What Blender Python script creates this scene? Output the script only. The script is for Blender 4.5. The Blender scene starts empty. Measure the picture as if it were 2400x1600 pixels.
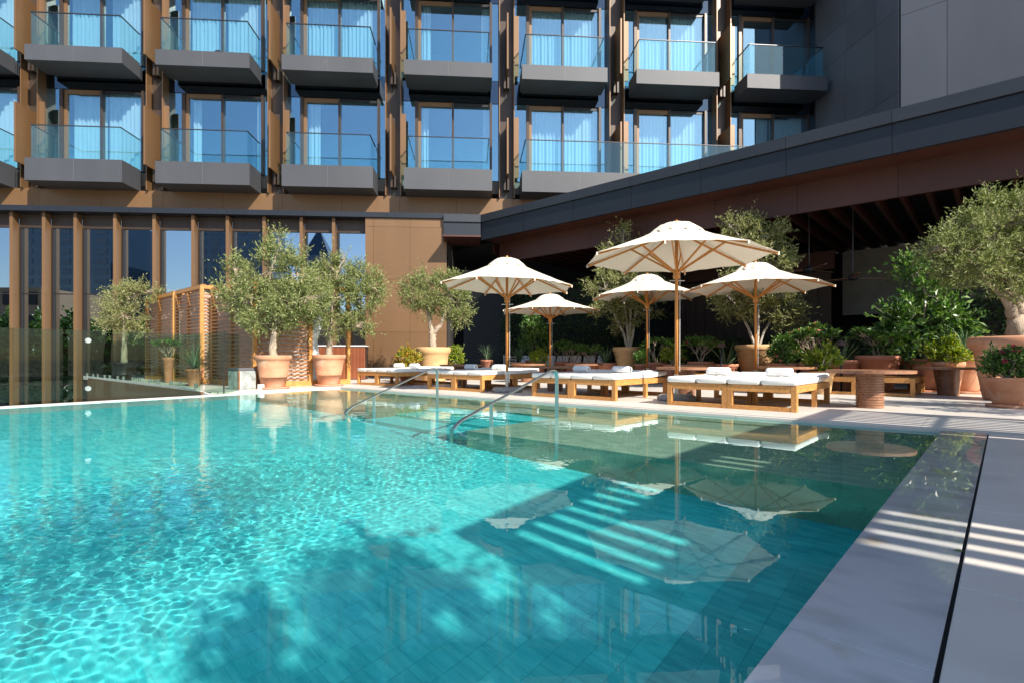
import bpy, math, random
import numpy as np
from mathutils import Vector, Matrix
R = math.radians
sc = bpy.context.scene
col = sc.collection

# ---------------------------------------------------------------- camera
F, CX, YH, EYE = 1245.0, 1200.0, 838.0, 0.75      # focal length, principal x, horizon (2400 px wide photo), eye height
cam = bpy.data.cameras.new('camera')
cam.lens = 36 * F / 2400
cam.sensor_width = 36
cam.shift_y = (YH - 800) / 2400
cam.clip_start = 0.05
cam.clip_end = 3000
cam_o = bpy.data.objects.new('camera', cam)
cam_o.location = (0, 0, EYE)
cam_o.rotation_euler = (R(90), 0, 0)
col.objects.link(cam_o)
sc.camera = cam_o

# ---------------------------------------------------------------- sky, sun, exposure
SUN = Vector((0.84, -1.05, 1.0)).normalized()     # towards the sun: behind the camera, to the right
world = bpy.data.worlds.new('World')
sc.world = world
world.use_nodes = True
_nt = world.node_tree
_sky = _nt.nodes.new('ShaderNodeTexSky')
_sky.sky_type = 'NISHITA'
_sky.sun_disc = False
_sky.sun_elevation = math.asin(SUN.z)
_sky.sun_rotation = math.atan2(SUN.x, SUN.y)
_sky.air_density = 1.0
_sky.dust_density = 0.6
_sky.ozone_density = 2.5
_nt.links.new(_sky.outputs[0], _nt.nodes['Background'].inputs[0])
_nt.nodes['Background'].inputs[1].default_value = 0.105
sun = bpy.data.lights.new('sun', 'SUN')
sun.energy = 4.8
sun.angle = R(0.5)
sun.color = (1.0, 0.93, 0.83)
sun.cycles.is_caustics_light = True
sun_o = bpy.data.objects.new('sun', sun)
sun_o.rotation_euler = (-SUN).to_track_quat('-Z', 'Y').to_euler()
sun_o.location = (20, -25, 30)
col.objects.link(sun_o)
sc.view_settings.view_transform = 'Standard'
sc.view_settings.look = 'None'
sc.view_settings.gamma = 1
sc.view_settings.exposure = 1.0
sc.view_settings.use_curve_mapping = False
sc.cycles.max_bounces = 10
sc.cycles.transparent_max_bounces = 24
sc.cycles.glossy_bounces = 5
sc.cycles.transmission_bounces = 6
sc.cycles.diffuse_bounces = 3
sc.cycles.use_denoising = True
sc.cycles.sample_clamp_indirect = 6

# ---------------------------------------------------------------- frames of the place
A = R(42.1)                                        # the pool's long edge runs 42.1 degrees to the right of the view
av = (math.sin(A), math.cos(A))
bv = (-math.cos(A), math.sin(A))
def ground(px, py, z=0.0):
    d = F * (EYE - z) / (py - YH)
    return Vector(((px - CX) / F * d, d, z))
O = ground(2318.1, 1016.4)                         # outer corner of the pool coping
ROT = R(90) - A
def W(s, t, z=0.0):
    return Vector((O.x + s * av[0] + t * bv[0], O.y + s * av[1] + t * bv[1], z))
def st(p):
    dx, dy = p[0] - O.x, p[1] - O.y
    return dx * av[0] + dy * av[1], dx * bv[0] + dy * bv[1]
def ray_s(px, s):
    """ground point under photo column px on the line s = const"""
    u = (px - CX) / F
    bx, by = O.x + s * av[0], O.y + s * av[1]
    t = (bx - u * by) / (u * bv[1] - bv[0])
    return W(s, t)
def ray_d(px, d):
    return Vector(((px - CX) / F * d, d, 0))
FA = R(4.26)                                       # hotel facade, almost square to the view
F0 = Vector((-17.17, 18.7, 0))
cv = (math.cos(FA), math.sin(FA))
nv = (-math.sin(FA), math.cos(FA))
def FW(w, p, z=0.0):
    return Vector((F0.x + w * cv[0] + p * nv[0], F0.y + w * cv[1] + p * nv[1], z))
def w_px(px, p):
    u = (px - CX) / F
    bx, by = F0.x + p * nv[0], F0.y + p * nv[1]
    return (u * by - bx) / (cv[0] - u * cv[1])
def mirror(v):
    """real place of something seen in the facade glass at virtual place v"""
    d = (v[0] - FW(0, 1.1).x) * nv[0] + (v[1] - FW(0, 1.1).y) * nv[1]
    return Vector((v[0] - 2 * d * nv[0], v[1] - 2 * d * nv[1], 0))

# ---------------------------------------------------------------- materials
def lin(r, g, b):
    f = lambda c: (c / 255 / 12.92) if c / 255 <= 0.04045 else ((c / 255 + 0.055) / 1.055) ** 2.4
    return (f(r), f(g), f(b), 1)
MATS = {}
def newmat(name):
    m = bpy.data.materials.new(name)
    m.use_nodes = True
    MATS[name] = m
    nt = m.node_tree
    return m, nt, nt.nodes['Principled BSDF'], nt.nodes.new, nt.links.new
def _ramp(nt, c0, c1, p0=0.3, p1=0.7):
    r = nt.nodes.new('ShaderNodeValToRGB')
    r.color_ramp.elements[0].position = p0
    r.color_ramp.elements[1].position = p1
    r.color_ramp.elements[0].color = (*c0[:3], 1)
    r.color_ramp.elements[1].color = (*c1[:3], 1)
    return r
def surf(name, c0, c1=None, rough=0.6, metal=0.0, scale=6.0, stretch=(1, 1, 1), bump=0.0, bscale=None, detail=5,
         spec=0.5, coat=0.0, coat_rough=0.05, coord='Object', island=0.0, p0=0.3, p1=0.7, dirt=None):
    m, nt, b, N, L = newmat(name)
    c1 = c1 or c0
    tc = N('ShaderNodeTexCoord'); mp = N('ShaderNodeMapping')
    mp.inputs['Scale'].default_value = stretch
    if coord == 'World':
        gp = N('ShaderNodeNewGeometry'); vr = N('ShaderNodeVectorRotate'); vr.rotation_type = 'Z_AXIS'; vr.inputs['Angle'].default_value = -ROT
        L(gp.outputs['Position'], vr.inputs['Vector']); L(vr.outputs[0], mp.inputs[0]); src = vr.outputs[0]
    else:
        L(tc.outputs[coord], mp.inputs[0]); src = tc.outputs[coord]
    nz = N('ShaderNodeTexNoise'); nz.inputs['Scale'].default_value = scale; nz.inputs['Detail'].default_value = detail
    L(mp.outputs[0], nz.inputs['Vector'])
    rp = _ramp(nt, c0, c1, p0, p1)
    L(nz.outputs[0], rp.inputs[0])
    out = rp.outputs[0]
    if island:
        g = N('ShaderNodeNewGeometry'); oi = N('ShaderNodeObjectInfo')
        ad = N('ShaderNodeMath'); ad.operation = 'ADD'; L(g.outputs['Random Per Island'], ad.inputs[0]); L(oi.outputs['Random'], ad.inputs[1])
        fr = N('ShaderNodeMath'); fr.operation = 'FRACT'; L(ad.outputs[0], fr.inputs[0])
        mr = N('ShaderNodeMapRange'); mr.inputs[3].default_value = 1 - island; mr.inputs[4].default_value = 1 + island
        L(fr.outputs[0], mr.inputs[0])
        mx = N('ShaderNodeVectorMath'); mx.operation = 'SCALE'; L(out, mx.inputs[0]); L(mr.outputs[0], mx.inputs['Scale'])
        out = mx.outputs[0]
    if dirt:
        n2 = N('ShaderNodeTexNoise'); n2.inputs['Scale'].default_value = dirt[0]; n2.inputs['Detail'].default_value = 8
        L(src, n2.inputs['Vector'])
        r2 = _ramp(nt, (0, 0, 0), (1, 1, 1), dirt[2], dirt[2] + 0.12); L(n2.outputs[0], r2.inputs[0])
        ml = N('ShaderNodeMath'); ml.operation = 'MULTIPLY'; ml.inputs[1].default_value = dirt[3]; L(r2.outputs[0], ml.inputs[0])
        mi = N('ShaderNodeMix'); mi.data_type = 'RGBA'; L(ml.outputs[0], mi.inputs[0]); L(out, mi.inputs[6]); mi.inputs[7].default_value = (*dirt[1][:3], 1)
        out = mi.outputs[2]
    L(out, b.inputs['Base Color'])
    b.inputs['Roughness'].default_value = rough
    b.inputs['Metallic'].default_value = metal
    b.inputs['Specular IOR Level'].default_value = spec
    b.inputs['Coat Weight'].default_value = coat
    b.inputs['Coat Roughness'].default_value = coat_rough
    if bump:
        bp = N('ShaderNodeBump'); bp.inputs['Strength'].default_value = bump; bp.inputs['Distance'].default_value = 0.02
        n3 = N('ShaderNodeTexNoise'); n3.inputs['Scale'].default_value = bscale or scale * 4; n3.inputs['Detail'].default_value = 4
        L(mp.outputs[0], n3.inputs['Vector']); L(n3.outputs[0], bp.inputs['Height']); L(bp.outputs[0], b.inputs['Normal'])
    return m
def glass_mat(name, tint, refl, rcol=(1, 1, 1), rough=0.0, fres=1.5):   # tint and reflection are per face
    """clear sheet: what lies behind shows through, with a mirror reflection on top"""
    m, nt, b, N, L = newmat(name)
    nt.nodes.remove(b)
    out = nt.nodes['Material Output']
    tr = N('ShaderNodeBsdfTransparent'); tr.inputs[0].default_value = (*tint, 1)
    gl = N('ShaderNodeBsdfGlossy'); gl.inputs['Color'].default_value = (*rcol, 1); gl.inputs['Roughness'].default_value = rough
    fr = N('ShaderNodeFresnel'); fr.inputs[0].default_value = fres
    ad = N('ShaderNodeMath'); ad.operation = 'ADD'; ad.use_clamp = True; ad.inputs[1].default_value = refl
    if fres > 1: L(fr.outputs[0], ad.inputs[0])
    else: ad.inputs[0].default_value = 0.0
    mx = N('ShaderNodeMixShader'); L(ad.outputs[0], mx.inputs[0]); L(tr.outputs[0], mx.inputs[1]); L(gl.outputs[0], mx.inputs[2])
    L(mx.outputs[0], out.inputs[0])
    return m
def leaf_mat(name, c0, c1, c2, trans=0.35, rough=0.5, spec=0.4):
    m, nt, b, N, L = newmat(name)
    g = N('ShaderNodeNewGeometry')
    rp = nt.nodes.new('ShaderNodeValToRGB')
    e = rp.color_ramp.elements
    e[0].color = (*c0, 1); e[1].color = (*c2, 1); e[1].position = 1.0
    k = e.new(0.55); k.color = (*c1, 1)
    L(g.outputs['Random Per Island'], rp.inputs[0])
    L(rp.outputs[0], b.inputs['Base Color'])
    b.inputs['Roughness'].default_value = rough
    b.inputs['Specular IOR Level'].default_value = spec
    tl = N('ShaderNodeBsdfTranslucent')
    hs = N('ShaderNodeHueSaturation'); hs.inputs['Saturation'].default_value = 1.15; hs.inputs['Value'].default_value = 1.3
    L(rp.outputs[0], hs.inputs['Color']); L(hs.outputs[0], tl.inputs[0])
    mx = N('ShaderNodeMixShader'); mx.inputs[0].default_value = trans
    L(b.outputs[0], mx.inputs[1]); L(tl.outputs[0], mx.inputs[2]); L(mx.outputs[0], nt.nodes['Material Output'].inputs[0])
    return m
def fabric(name, c0, c1, trans, scale=3.0, bump=0.25, bscale=7):
    m = surf(name, c0, c1, rough=0.9, scale=scale, bump=bump, bscale=bscale, spec=0.15)
    nt = m.node_tree; b = nt.nodes['Principled BSDF']
    if trans:
        tl = nt.nodes.new('ShaderNodeBsdfTranslucent'); tl.inputs[0].default_value = (*c1[:3], 1)
        mx = nt.nodes.new('ShaderNodeMixShader'); mx.inputs[0].default_value = trans
        nt.links.new(b.outputs[0], mx.inputs[1]); nt.links.new(tl.outputs[0], mx.inputs[2])
        nt.links.new(mx.outputs[0], nt.nodes['Material Output'].inputs[0])
    return m
surf('deck', (0.56, 0.51, 0.45), (0.66, 0.62, 0.56), rough=0.42, scale=1.3, island=0.045, bump=0.05, bscale=60, stretch=(1, 1, 1),
     dirt=(0.9, (0.42, 0.38, 0.33), 0.56, 0.35))
surf('coping', (0.40, 0.40, 0.395), (0.60, 0.595, 0.58), rough=0.35, scale=2.2, stretch=(3.2, 1.1, 1), detail=12, island=0.04, p0=0.30, p1=0.55, coat=1.0, coat_rough=0.015,
     dirt=(2.4, (0.34, 0.25, 0.12), 0.57, 0.7))
surf('tile_deep', (0.055, 0.53, 0.55), (0.145, 0.71, 0.69), rough=0.55, scale=3.0, stretch=(9, 1.6, 1), detail=6, island=0.075, p0=0.30, p1=0.62, coord='World')  # turquoise of light through deep water is put into the tile colour
surf('tile_ledge', (0.27, 0.34, 0.25), (0.50, 0.51, 0.37), rough=0.55, scale=3.0, stretch=(7, 1.2, 1), detail=6, island=0.08, coord='World')
surf('grout', (0.09, 0.58, 0.60), rough=0.8)  # same deep-water turquoise put into the joints
surf('bronze', (0.145, 0.078, 0.034), (0.180, 0.099, 0.046), rough=0.42, metal=0.25, scale=0.8, stretch=(1, 1, 0.15), island=0.05, dirt=(0.7, (0.16, 0.095, 0.055), 0.6, 0.35))
surf('bronze_dark', (0.040, 0.026, 0.018), (0.055, 0.036, 0.025), rough=0.4, metal=0.3, scale=1)
surf('grey_panel', (0.042, 0.045, 0.052), (0.057, 0.060, 0.068), rough=0.55, metal=0.0, scale=0.7, island=0.08, stretch=(1, 1, 0.3), bump=0.08, bscale=0.9, dirt=(1.4, (0.16, 0.16, 0.16), 0.66, 0.3))
surf('tower_panel', (0.105, 0.108, 0.12), (0.145, 0.148, 0.162), rough=0.5, metal=0.2, island=0.06, scale=0.5, stretch=(1, 1, 0.3), bump=0.15, bscale=0.6)
surf('fascia_panel', (0.011, 0.0145, 0.021), (0.016, 0.020, 0.028), rough=0.42, metal=0.2, scale=0.6, dirt=(1.1, (0.03, 0.033, 0.037), 0.63, 0.3))
surf('roof_cap', (0.026, 0.030, 0.037), (0.034, 0.039, 0.047), rough=0.45, metal=0.2, scale=0.7, island=0.07)
surf('frame_dark', (0.022, 0.02, 0.02), rough=0.4, metal=0.4)
surf('soffit_red', (0.050, 0.0135, 0.008), (0.068, 0.0195, 0.0115), rough=0.5, scale=0.7, stretch=(1, 1, 0.4))
surf('dark_wood', (0.045, 0.026, 0.018), (0.075, 0.04, 0.026), rough=0.6, scale=3, stretch=(6, 6, 0.5))
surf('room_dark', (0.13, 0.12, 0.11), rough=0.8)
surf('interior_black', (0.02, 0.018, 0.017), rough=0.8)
surf('concrete', (0.19, 0.175, 0.155), (0.25, 0.235, 0.21), rough=0.8, scale=2.0)
surf('teak', (0.40, 0.165, 0.038), (0.60, 0.29, 0.085), rough=0.5, scale=5, stretch=(1.5, 6, 6), detail=8, island=0.12)
surf('teak_slat', (0.22, 0.085, 0.028), (0.36, 0.155, 0.052), rough=0.55, scale=5, stretch=(1, 4, 8), island=0.12)
surf('pole_wood', (0.46, 0.165, 0.030), (0.58, 0.235, 0.052), rough=0.4, scale=4, stretch=(8, 8, 0.6))
surf('table_wood', (0.20, 0.090, 0.047), (0.33, 0.160, 0.085), rough=0.42, scale=4, stretch=(1, 5, 5), detail=8, island=0.10)
surf('bar_wood', (0.20, 0.055, 0.022), (0.28, 0.085, 0.035), rough=0.5, scale=4, stretch=(6, 6, 0.5), island=0.12)
surf('terracotta', (0.43, 0.175, 0.090), (0.58, 0.30, 0.175), rough=0.8, scale=2.6, stretch=(1, 1, 2.2), detail=9, bump=0.12, bscale=18, dirt=(3.2, (0.62, 0.45, 0.33), 0.56, 0.55))
surf('terracotta_red', (0.42, 0.155, 0.085), (0.54, 0.235, 0.140), rough=0.8, scale=3, detail=8, bump=0.1, bscale=18, dirt=(3.5, (0.60, 0.42, 0.32), 0.6, 0.4))
surf('sandstone_pot', (0.50, 0.29, 0.125), (0.60, 0.385, 0.19), rough=0.8, scale=2.2, stretch=(1, 1, 4), detail=8, bump=0.08, bscale=20)
surf('soil', (0.06, 0.04, 0.028), (0.10, 0.07, 0.05), rough=1.0, scale=20)
surf('bark', (0.27, 0.20, 0.14), (0.44, 0.35, 0.26), rough=0.9, scale=7, stretch=(3, 3, 0.8), bump=0.7, bscale=22)
surf('bark_pale', (0.36, 0.31, 0.25), (0.48, 0.43, 0.36), rough=0.9, scale=9, bump=0.3)
surf('steel', (0.42, 0.42, 0.40), (0.54, 0.54, 0.52), rough=0.36, metal=1.0, scale=30)
surf('base_stone', (0.20, 0.19, 0.18), (0.36, 0.35, 0.33), rough=0.9, scale=38, bump=0.4, bscale=60)
surf('stone_block', (0.16, 0.18, 0.17), (0.46, 0.49, 0.47), rough=0.3, scale=7, detail=9, bump=0.5, bscale=9)
surf('white_paint', (0.80, 0.80, 0.78), rough=0.4)
surf('rail_dark', (0.06, 0.06, 0.065), rough=0.35, metal=0.6)
surf('kerb_stone', (0.60, 0.58, 0.54), (0.70, 0.68, 0.64), rough=0.5, scale=3)
surf('paving_low', (0.30, 0.27, 0.23), (0.36, 0.33, 0.29), rough=0.8, scale=0.4)
surf('tower_glass', (0.02, 0.045, 0.085), (0.035, 0.07, 0.12), rough=0.15, scale=0.05, spec=0.8)
surf('tower_line', (0.09, 0.12, 0.16), rough=0.4)
surf('beige_render', (0.24, 0.165, 0.10), (0.28, 0.19, 0.12), rough=0.8, scale=0.3)
fabric('canvas', (0.66, 0.58, 0.46), (0.72, 0.645, 0.53), 0.06, scale=1.5, bump=0.3, bscale=5)
fabric('cushion', (0.76, 0.73, 0.67), (0.82, 0.80, 0.75), 0.0, scale=2, bump=0.35, bscale=6)
fabric('towel', (0.80, 0.80, 0.80), (0.86, 0.86, 0.86), 0.0, scale=20, bump=0.5, bscale=90)
fabric('curtain', (0.74, 0.78, 0.78), (0.80, 0.84, 0.84), 0.35, scale=2, bump=0.1)
fabric('cabana_cloth', (0.55, 0.46, 0.40), (0.62, 0.53, 0.47), 0.3, scale=2, bump=0.2)
glass_mat('room_glass', (0.84, 0.95, 0.98), 0.25, (0.60, 0.90, 1.05), fres=0)
glass_mat('fin_glass', (0.40, 0.45, 0.48), 0.44, (0.74, 0.88, 1.0), fres=0)
glass_mat('clear_glass', (0.87, 0.98, 0.98), 0.055, (0.75, 0.97, 1), fres=0)
glass_mat('fence_glass', (0.76, 0.845, 0.805), 0.014, (0.95, 1, 1), fres=0)
glass_mat('spandrel_glass', (0.05, 0.06, 0.07), 0.10, (0.6, 0.8, 1.0))
leaf_mat('leaf_olive', (0.085, 0.118, 0.026), (0.215, 0.25, 0.075), (0.44, 0.45, 0.22), 0.30, 0.55, 0.35)
leaf_mat('leaf_olive_dry', (0.10, 0.125, 0.03), (0.24, 0.26, 0.09), (0.46, 0.44, 0.24), 0.30, 0.6, 0.3)
leaf_mat('leaf_green', (0.028, 0.075, 0.012), (0.075, 0.165, 0.028), (0.22, 0.33, 0.08), 0.25, 0.35, 0.5)
leaf_mat('leaf_lime', (0.11, 0.19, 0.02), (0.21, 0.30, 0.03), (0.42, 0.42, 0.06), 0.4, 0.4, 0.4)
leaf_mat('leaf_croton', (0.10, 0.16, 0.02), (0.34, 0.33, 0.03), (0.52, 0.20, 0.04), 0.35, 0.4, 0.4)
leaf_mat('leaf_blade', (0.05, 0.10, 0.045), (0.10, 0.17, 0.08), (0.20, 0.27, 0.15), 0.25, 0.4, 0.5)
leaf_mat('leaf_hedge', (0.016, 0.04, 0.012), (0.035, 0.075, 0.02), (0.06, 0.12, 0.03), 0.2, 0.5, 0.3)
leaf_mat('petal_pink', (0.62, 0.16, 0.14), (0.75, 0.26, 0.20), (0.80, 0.45, 0.36), 0.4, 0.6, 0.2)
leaf_mat('petal_red', (0.45, 0.02, 0.06), (0.60, 0.05, 0.12), (0.65, 0.10, 0.20), 0.4, 0.6, 0.2)

# ---------------------------------------------------------------- mesh helpers
class MB:
    def __init__(s): s.v = []; s.f = []
    def add(s, vs, fs):
        n = len(s.v); s.v += [tuple(v) for v in vs]; s.f += [tuple(i + n for i in f) for f in fs]; return s
    def box(s, x0, x1, y0, y1, z0, z1):
        v = [(x, y, z) for x in (x0, x1) for y in (y0, y1) for z in (z0, z1)]
        return s.add(v, [(0, 1, 3, 2), (4, 6, 7, 5), (0, 4, 5, 1), (2, 3, 7, 6), (0, 2, 6, 4), (1, 5, 7, 3)])
    def bar(s, p, q, w, h, up=(0, 0, 1)):
        p, q = Vector(p), Vector(q); d = (q - p).normalized(); u = Vector(up)
        if abs(d.dot(u)) > 0.98: u = Vector((1, 0, 0))
        x = d.cross(u).normalized() * w / 2; y = d.cross(x).normalized() * h / 2
        v = [p - x - y, p + x - y, p + x + y, p - x + y, q - x - y, q + x - y, q + x + y, q - x + y]
        return s.add(v, [(0, 3, 2, 1), (4, 5, 6, 7), (0, 1, 5, 4), (1, 2, 6, 5), (2, 3, 7, 6), (3, 0, 4, 7)])
    def prism(s, poly, z0, z1):
        n = len(poly)
        v = [(x, y, z0) for x, y in poly] + [(x, y, z1) for x, y in poly]
        return s.add(v, [tuple(range(n - 1, -1, -1)), tuple(range(n, 2 * n))] + [(i, (i + 1) % n, n + (i + 1) % n, n + i) for i in range(n)])
    def tube(s, pts, rad, n=8, cap=True):
        pts = [Vector(p) for p in pts]; rad = rad if isinstance(rad, (list, tuple)) else [rad] * len(pts)
        vs = []; prev = None
        for i, p in enumerate(pts):
            d = (pts[min(i + 1, len(pts) - 1)] - pts[max(i - 1, 0)]).normalized()
            if prev is None:
                u = Vector((1, 0, 0)) if abs(d.x) < 0.9 else Vector((0, 1, 0))
                x = d.cross(u).normalized()
            else:
                x = (prev - d * prev.dot(d)).normalized()
            prev = x; y = d.cross(x)
            vs += [p + (x * math.cos(6.28319 * k / n) + y * math.sin(6.28319 * k / n)) * rad[i] for k in range(n)]
        fs = [(i * n + k, i * n + (k + 1) % n, (i + 1) * n + (k + 1) % n, (i + 1) * n + k) for i in range(len(pts) - 1) for k in range(n)]
        if cap: fs += [tuple(range(n - 1, -1, -1)), tuple((len(pts) - 1) * n + k for k in range(n))]
        return s.add(vs, fs)
    def strip(s, pts, w, th, side):
        """flat bar of width w (along side) and thickness th along a path"""
        side = Vector(side).normalized(); pts = [Vector(p) for p in pts]; vs = []
        for i, p in enumerate(pts):
            d = (pts[min(i + 1, len(pts) - 1)] - pts[max(i - 1, 0)]).normalized(); nn = d.cross(side).normalized()
            vs += [p - side * w / 2 - nn * th / 2, p + side * w / 2 - nn * th / 2, p + side * w / 2 + nn * th / 2, p - side * w / 2 + nn * th / 2]
        n = 4
        fs = [(i * n + k, i * n + (k + 1) % n, (i + 1) * n + (k + 1) % n, (i + 1) * n + k) for i in range(len(pts) - 1) for k in range(n)]
        fs += [(3, 2, 1, 0), tuple((len(pts) - 1) * n + k for k in range(n))]
        return s.add(vs, fs)
    def lathe(s, prof, n=28, cx=0, cy=0):
        vs = [(cx + r * math.cos(6.28319 * k / n), cy + r * math.sin(6.28319 * k / n), z) for r, z in prof for k in range(n)]
        fs = [(i * n + k, i * n + (k + 1) % n, (i + 1) * n + (k + 1) % n, (i + 1) * n + k) for i in range(len(prof) - 1) for k in range(n)]
        return s.add(vs, fs)
def link(name, me, mat, parent=None, smooth=False, bev=0.0, seg=2):
    if mat: me.materials.append(MATS[mat])
    if smooth: me.shade_smooth()
    o = bpy.data.objects.new(name, me); col.objects.link(o)
    if parent: o.parent = parent
    if bev:
        b = o.modifiers.new('bevel', 'BEVEL'); b.width = bev; b.segments = seg; b.limit_method = 'ANGLE'; b.angle_limit = R(40)
    return o
def ob(name, mb, mat, parent=None, smooth=False, bev=0.0, seg=2):
    me = bpy.data.meshes.new(name); me.from_pydata(mb.v, [], mb.f); me.update()
    return link(name, me, mat, parent, smooth, bev, seg)
def np_mesh(name, V, Q):
    me = bpy.data.meshes.new(name)
    me.vertices.add(len(V)); me.vertices.foreach_set('co', np.asarray(V, np.float32).ravel())
    k = Q.shape[1]
    me.loops.add(Q.size); me.loops.foreach_set('vertex_index', np.asarray(Q, np.int32).ravel())
    me.polygons.add(len(Q)); me.polygons.foreach_set('loop_start', np.arange(0, Q.size, k, dtype=np.int32))
    me.update(calc_edges=True); me.shade_flat(); return me
def tag(o, label, cat, group=None):
    o['label'] = label; o['category'] = cat
    if group: o['group'] = group
    return o
def structure(o): o['kind'] = 'structure'; return o
def thing(name, label, cat, loc=(0, 0, 0), rz=0.0, group=None):
    o = bpy.data.objects.new(name, None); o.empty_display_size = 0.2; col.objects.link(o)
    o.location = loc; o.rotation_euler = (0, 0, rz); return tag(o, label, cat, group)
def share(name, src, parent, loc=(0, 0, 0), rz=0.0, rot=None):
    o = bpy.data.objects.new(name, src.data); col.objects.link(o); o.parent = parent
    o.location = loc; o.rotation_euler = rot or (0, 0, rz)
    for m in src.modifiers:
        k = o.modifiers.new('bevel', 'BEVEL'); k.width = m.width; k.segments = m.segments; k.limit_method = m.limit_method; k.angle_limit = m.angle_limit
    return o
def copy_tree(o, parent=None):
    c = o.copy(); col.objects.link(c); c.parent = parent
    for ch in list(o.children): copy_tree(ch, c)
    return c

# ================================================================ SETTING: ground, pool, water, deck
rng = np.random.RandomState(7)
random.seed(7)
def st_obj(name, mb, mat, parent=None, **k):
    o = ob(name, mb, mat, parent, **k)
    if parent is None: o.location = O; o.rotation_euler = (0, 0, ROT)
    return o
def tinf(s): return 12.18 + 0.136 * s
FLOOR = -1.25
structure(ob('ground', MB().prism([(-1500, -1500), (1500, -1500), (1500, 1500), (-1500, 1500)], -4.9, -4.6), 'paving_low'))

def receiver(o): o.cycles.is_caustics_receiver = True; return o
pool = receiver(structure(st_obj('pool_basin', MB().box(-10.3, 0.0, -0.6, 12.3, FLOOR - 0.3, FLOOR - 0.0026), 'grout')))
def t_in(s_): return 0.362 - 0.007 * s_
# walls of the basin
wall = MB()
wall.box(-10.3, 0.0, -0.62, -0.5, -1.5, -0.036)
wall.box(0.0, 0.10, 0.02, 12.2, -1.5, -0.05)
wall.box(-10.5, -10.3, 0.02, 11.0, -1.5, -0.03)
receiver(st_obj('pool_wall', wall, 'tile_deep', pool))
receiver(st_obj('infinity_edge', MB().prism([(0.1, tinf(0.1)), (-10.5, tinf(-10.5)), (-10.5, tinf(-10.5) + 0.2), (0.1, tinf(0.1) + 0.2)], -4.6, -0.008), 'kerb_stone', pool))
# shelves and steps
L_EDGE, L_LEFT, T0, T1 = -2.95, -2.55, 4.35, 6.75
receiver(st_obj('shelf', MB().box(L_EDGE, 0, 0.385, T0, FLOOR - 0.1, -0.3026), 'tile_ledge', pool))
receiver(st_obj('shelf', MB().prism([(L_LEFT, T1), (0, T1), (0, tinf(0)), (L_LEFT, tinf(L_LEFT))], FLOOR - 0.1, -0.3026), 'tile_ledge', pool))
for s0, s1, z in [(-0.62, 0, -0.17), (-1.15, -0.62, -0.36), (-1.68, -1.15, -0.55), (-2.21, -1.68, -0.76), (-2.74, -2.21, -0.99)]:
    receiver(st_obj('step', MB().box(s0, s1, T0, T1, FLOOR - 0.1, z), 'tile_ledge' if z > -0.5 else 'tile_deep', pool))
receiver(st_obj('bench', MB().box(-0.42, 0, 0.385, T0, -0.35, -0.16), 'tile_ledge', pool))
receiver(st_obj('bench', MB().prism([(-0.42, T1), (0, T1), (0, tinf(0)), (-0.42, tinf(-0.42))], -0.35, -0.16), 'tile_ledge', pool))

def tile_mesh(ds, dt, th=0.0015, ch=0.0012):
    m = MB(); a, b = ds / 2, dt / 2
    v = [(-a, -b, -th), (a, -b, -th), (a, b, -th), (-a, b, -th), (-a + ch, -b + ch, 0), (a - ch, -b + ch, 0), (a - ch, b - ch, 0), (-a + ch, b - ch, 0)]
    return m.add(v, [(4, 5, 6, 7), (0, 1, 5, 4), (1, 2, 6, 5), (2, 3, 7, 6), (3, 0, 4, 7)])
def tile_field(name, cells, z, mat, ds, dt):
    m = tile_mesh(ds, dt); V = np.array(m.v); Q = np.array(m.f)
    C = np.array([(s, t, z) for s, t in cells])
    C[:, 2] += rng.uniform(-0.0008, 0.0, len(C))
    VV = (C[:, None, :] + V[None]).reshape(-1, 3); QQ = (np.arange(len(C))[:, None, None] * 8 + Q[None]).reshape(-1, 4)
    o = link(name, np_mesh(name, VV, QQ), mat, pool); o.location = (0, 0, 0); o['kind'] = 'stuff'
    return receiver(o)
DS, DT = 0.094, 0.138                                  # stone tiles, in columns that run along the pool
cells = []
for j in range(int(12.0 / DT)):
    t = 0.385 + DT * (j + 0.5)
    off = (j % 2) * DS * 0.5
    for i in range(int(10.3 / DS) - 1):
        s = -10.3 + DS * (i + 0.5) + off
        if t > tinf(s) - DT / 2: continue
        if s > L_EDGE - DS / 2 and t < T0: continue
        if s > -2.74 - DS / 2 and T0 <= t <= T1: continue
        if s > L_LEFT - DS / 2 and t > T1: continue
        cells.append((s, t))
def cam_dist(c):
    p = W(*c); front = (p.y > 1.2)
    d = math.hypot(p.x, p.y)
    vis = abs(p.x / max(p.y, 0.01)) < 0.92
    lit = 0 if c[1] < 3.2 else 3.0
    return d + lit + (0 if front and vis else 50)
cells.sort(key=cam_dist)
tproto = None
for s, t in cells[:290]:
    if tproto is None: tproto = st_obj('tile', tile_mesh(DS - 0.0004, DT - 0.0004), 'tile_deep', pool); o = tproto
    else: o = share('tile', tproto, pool)
    o.location = (s, t, FLOOR); receiver(o)
tile_field('tile_field', cells[290:], FLOOR, 'tile_deep', DS - 0.0004, DT - 0.0004)
lc = []
for j in range(int((T0 - 0.385) / DT) + 1):
    for i in range(int(2.53 / DS)):
        t = 0.385 + DT * (j + 0.5); s = -0.42 - DS * (i + 0.5) - (j % 2) * DS * 0.4
        if t < T0 - DT / 2 and s > L_EDGE + DS / 2: lc.append((s, t))
for j in range(int(5.4 / DT)):
    for i in range(int(2.13 / DS)):
        t = T1 + DT * (j + 0.5); s = -0.42 - DS * (i + 0.5) - (j % 2) * DS * 0.4
        if s > L_LEFT + DS / 2 and t < tinf(s) - DT / 2: lc.append((s, t))
tile_field('tile_field', lc, -0.30, 'tile_ledge', DS - 0.0004, DT - 0.0004)

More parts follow.
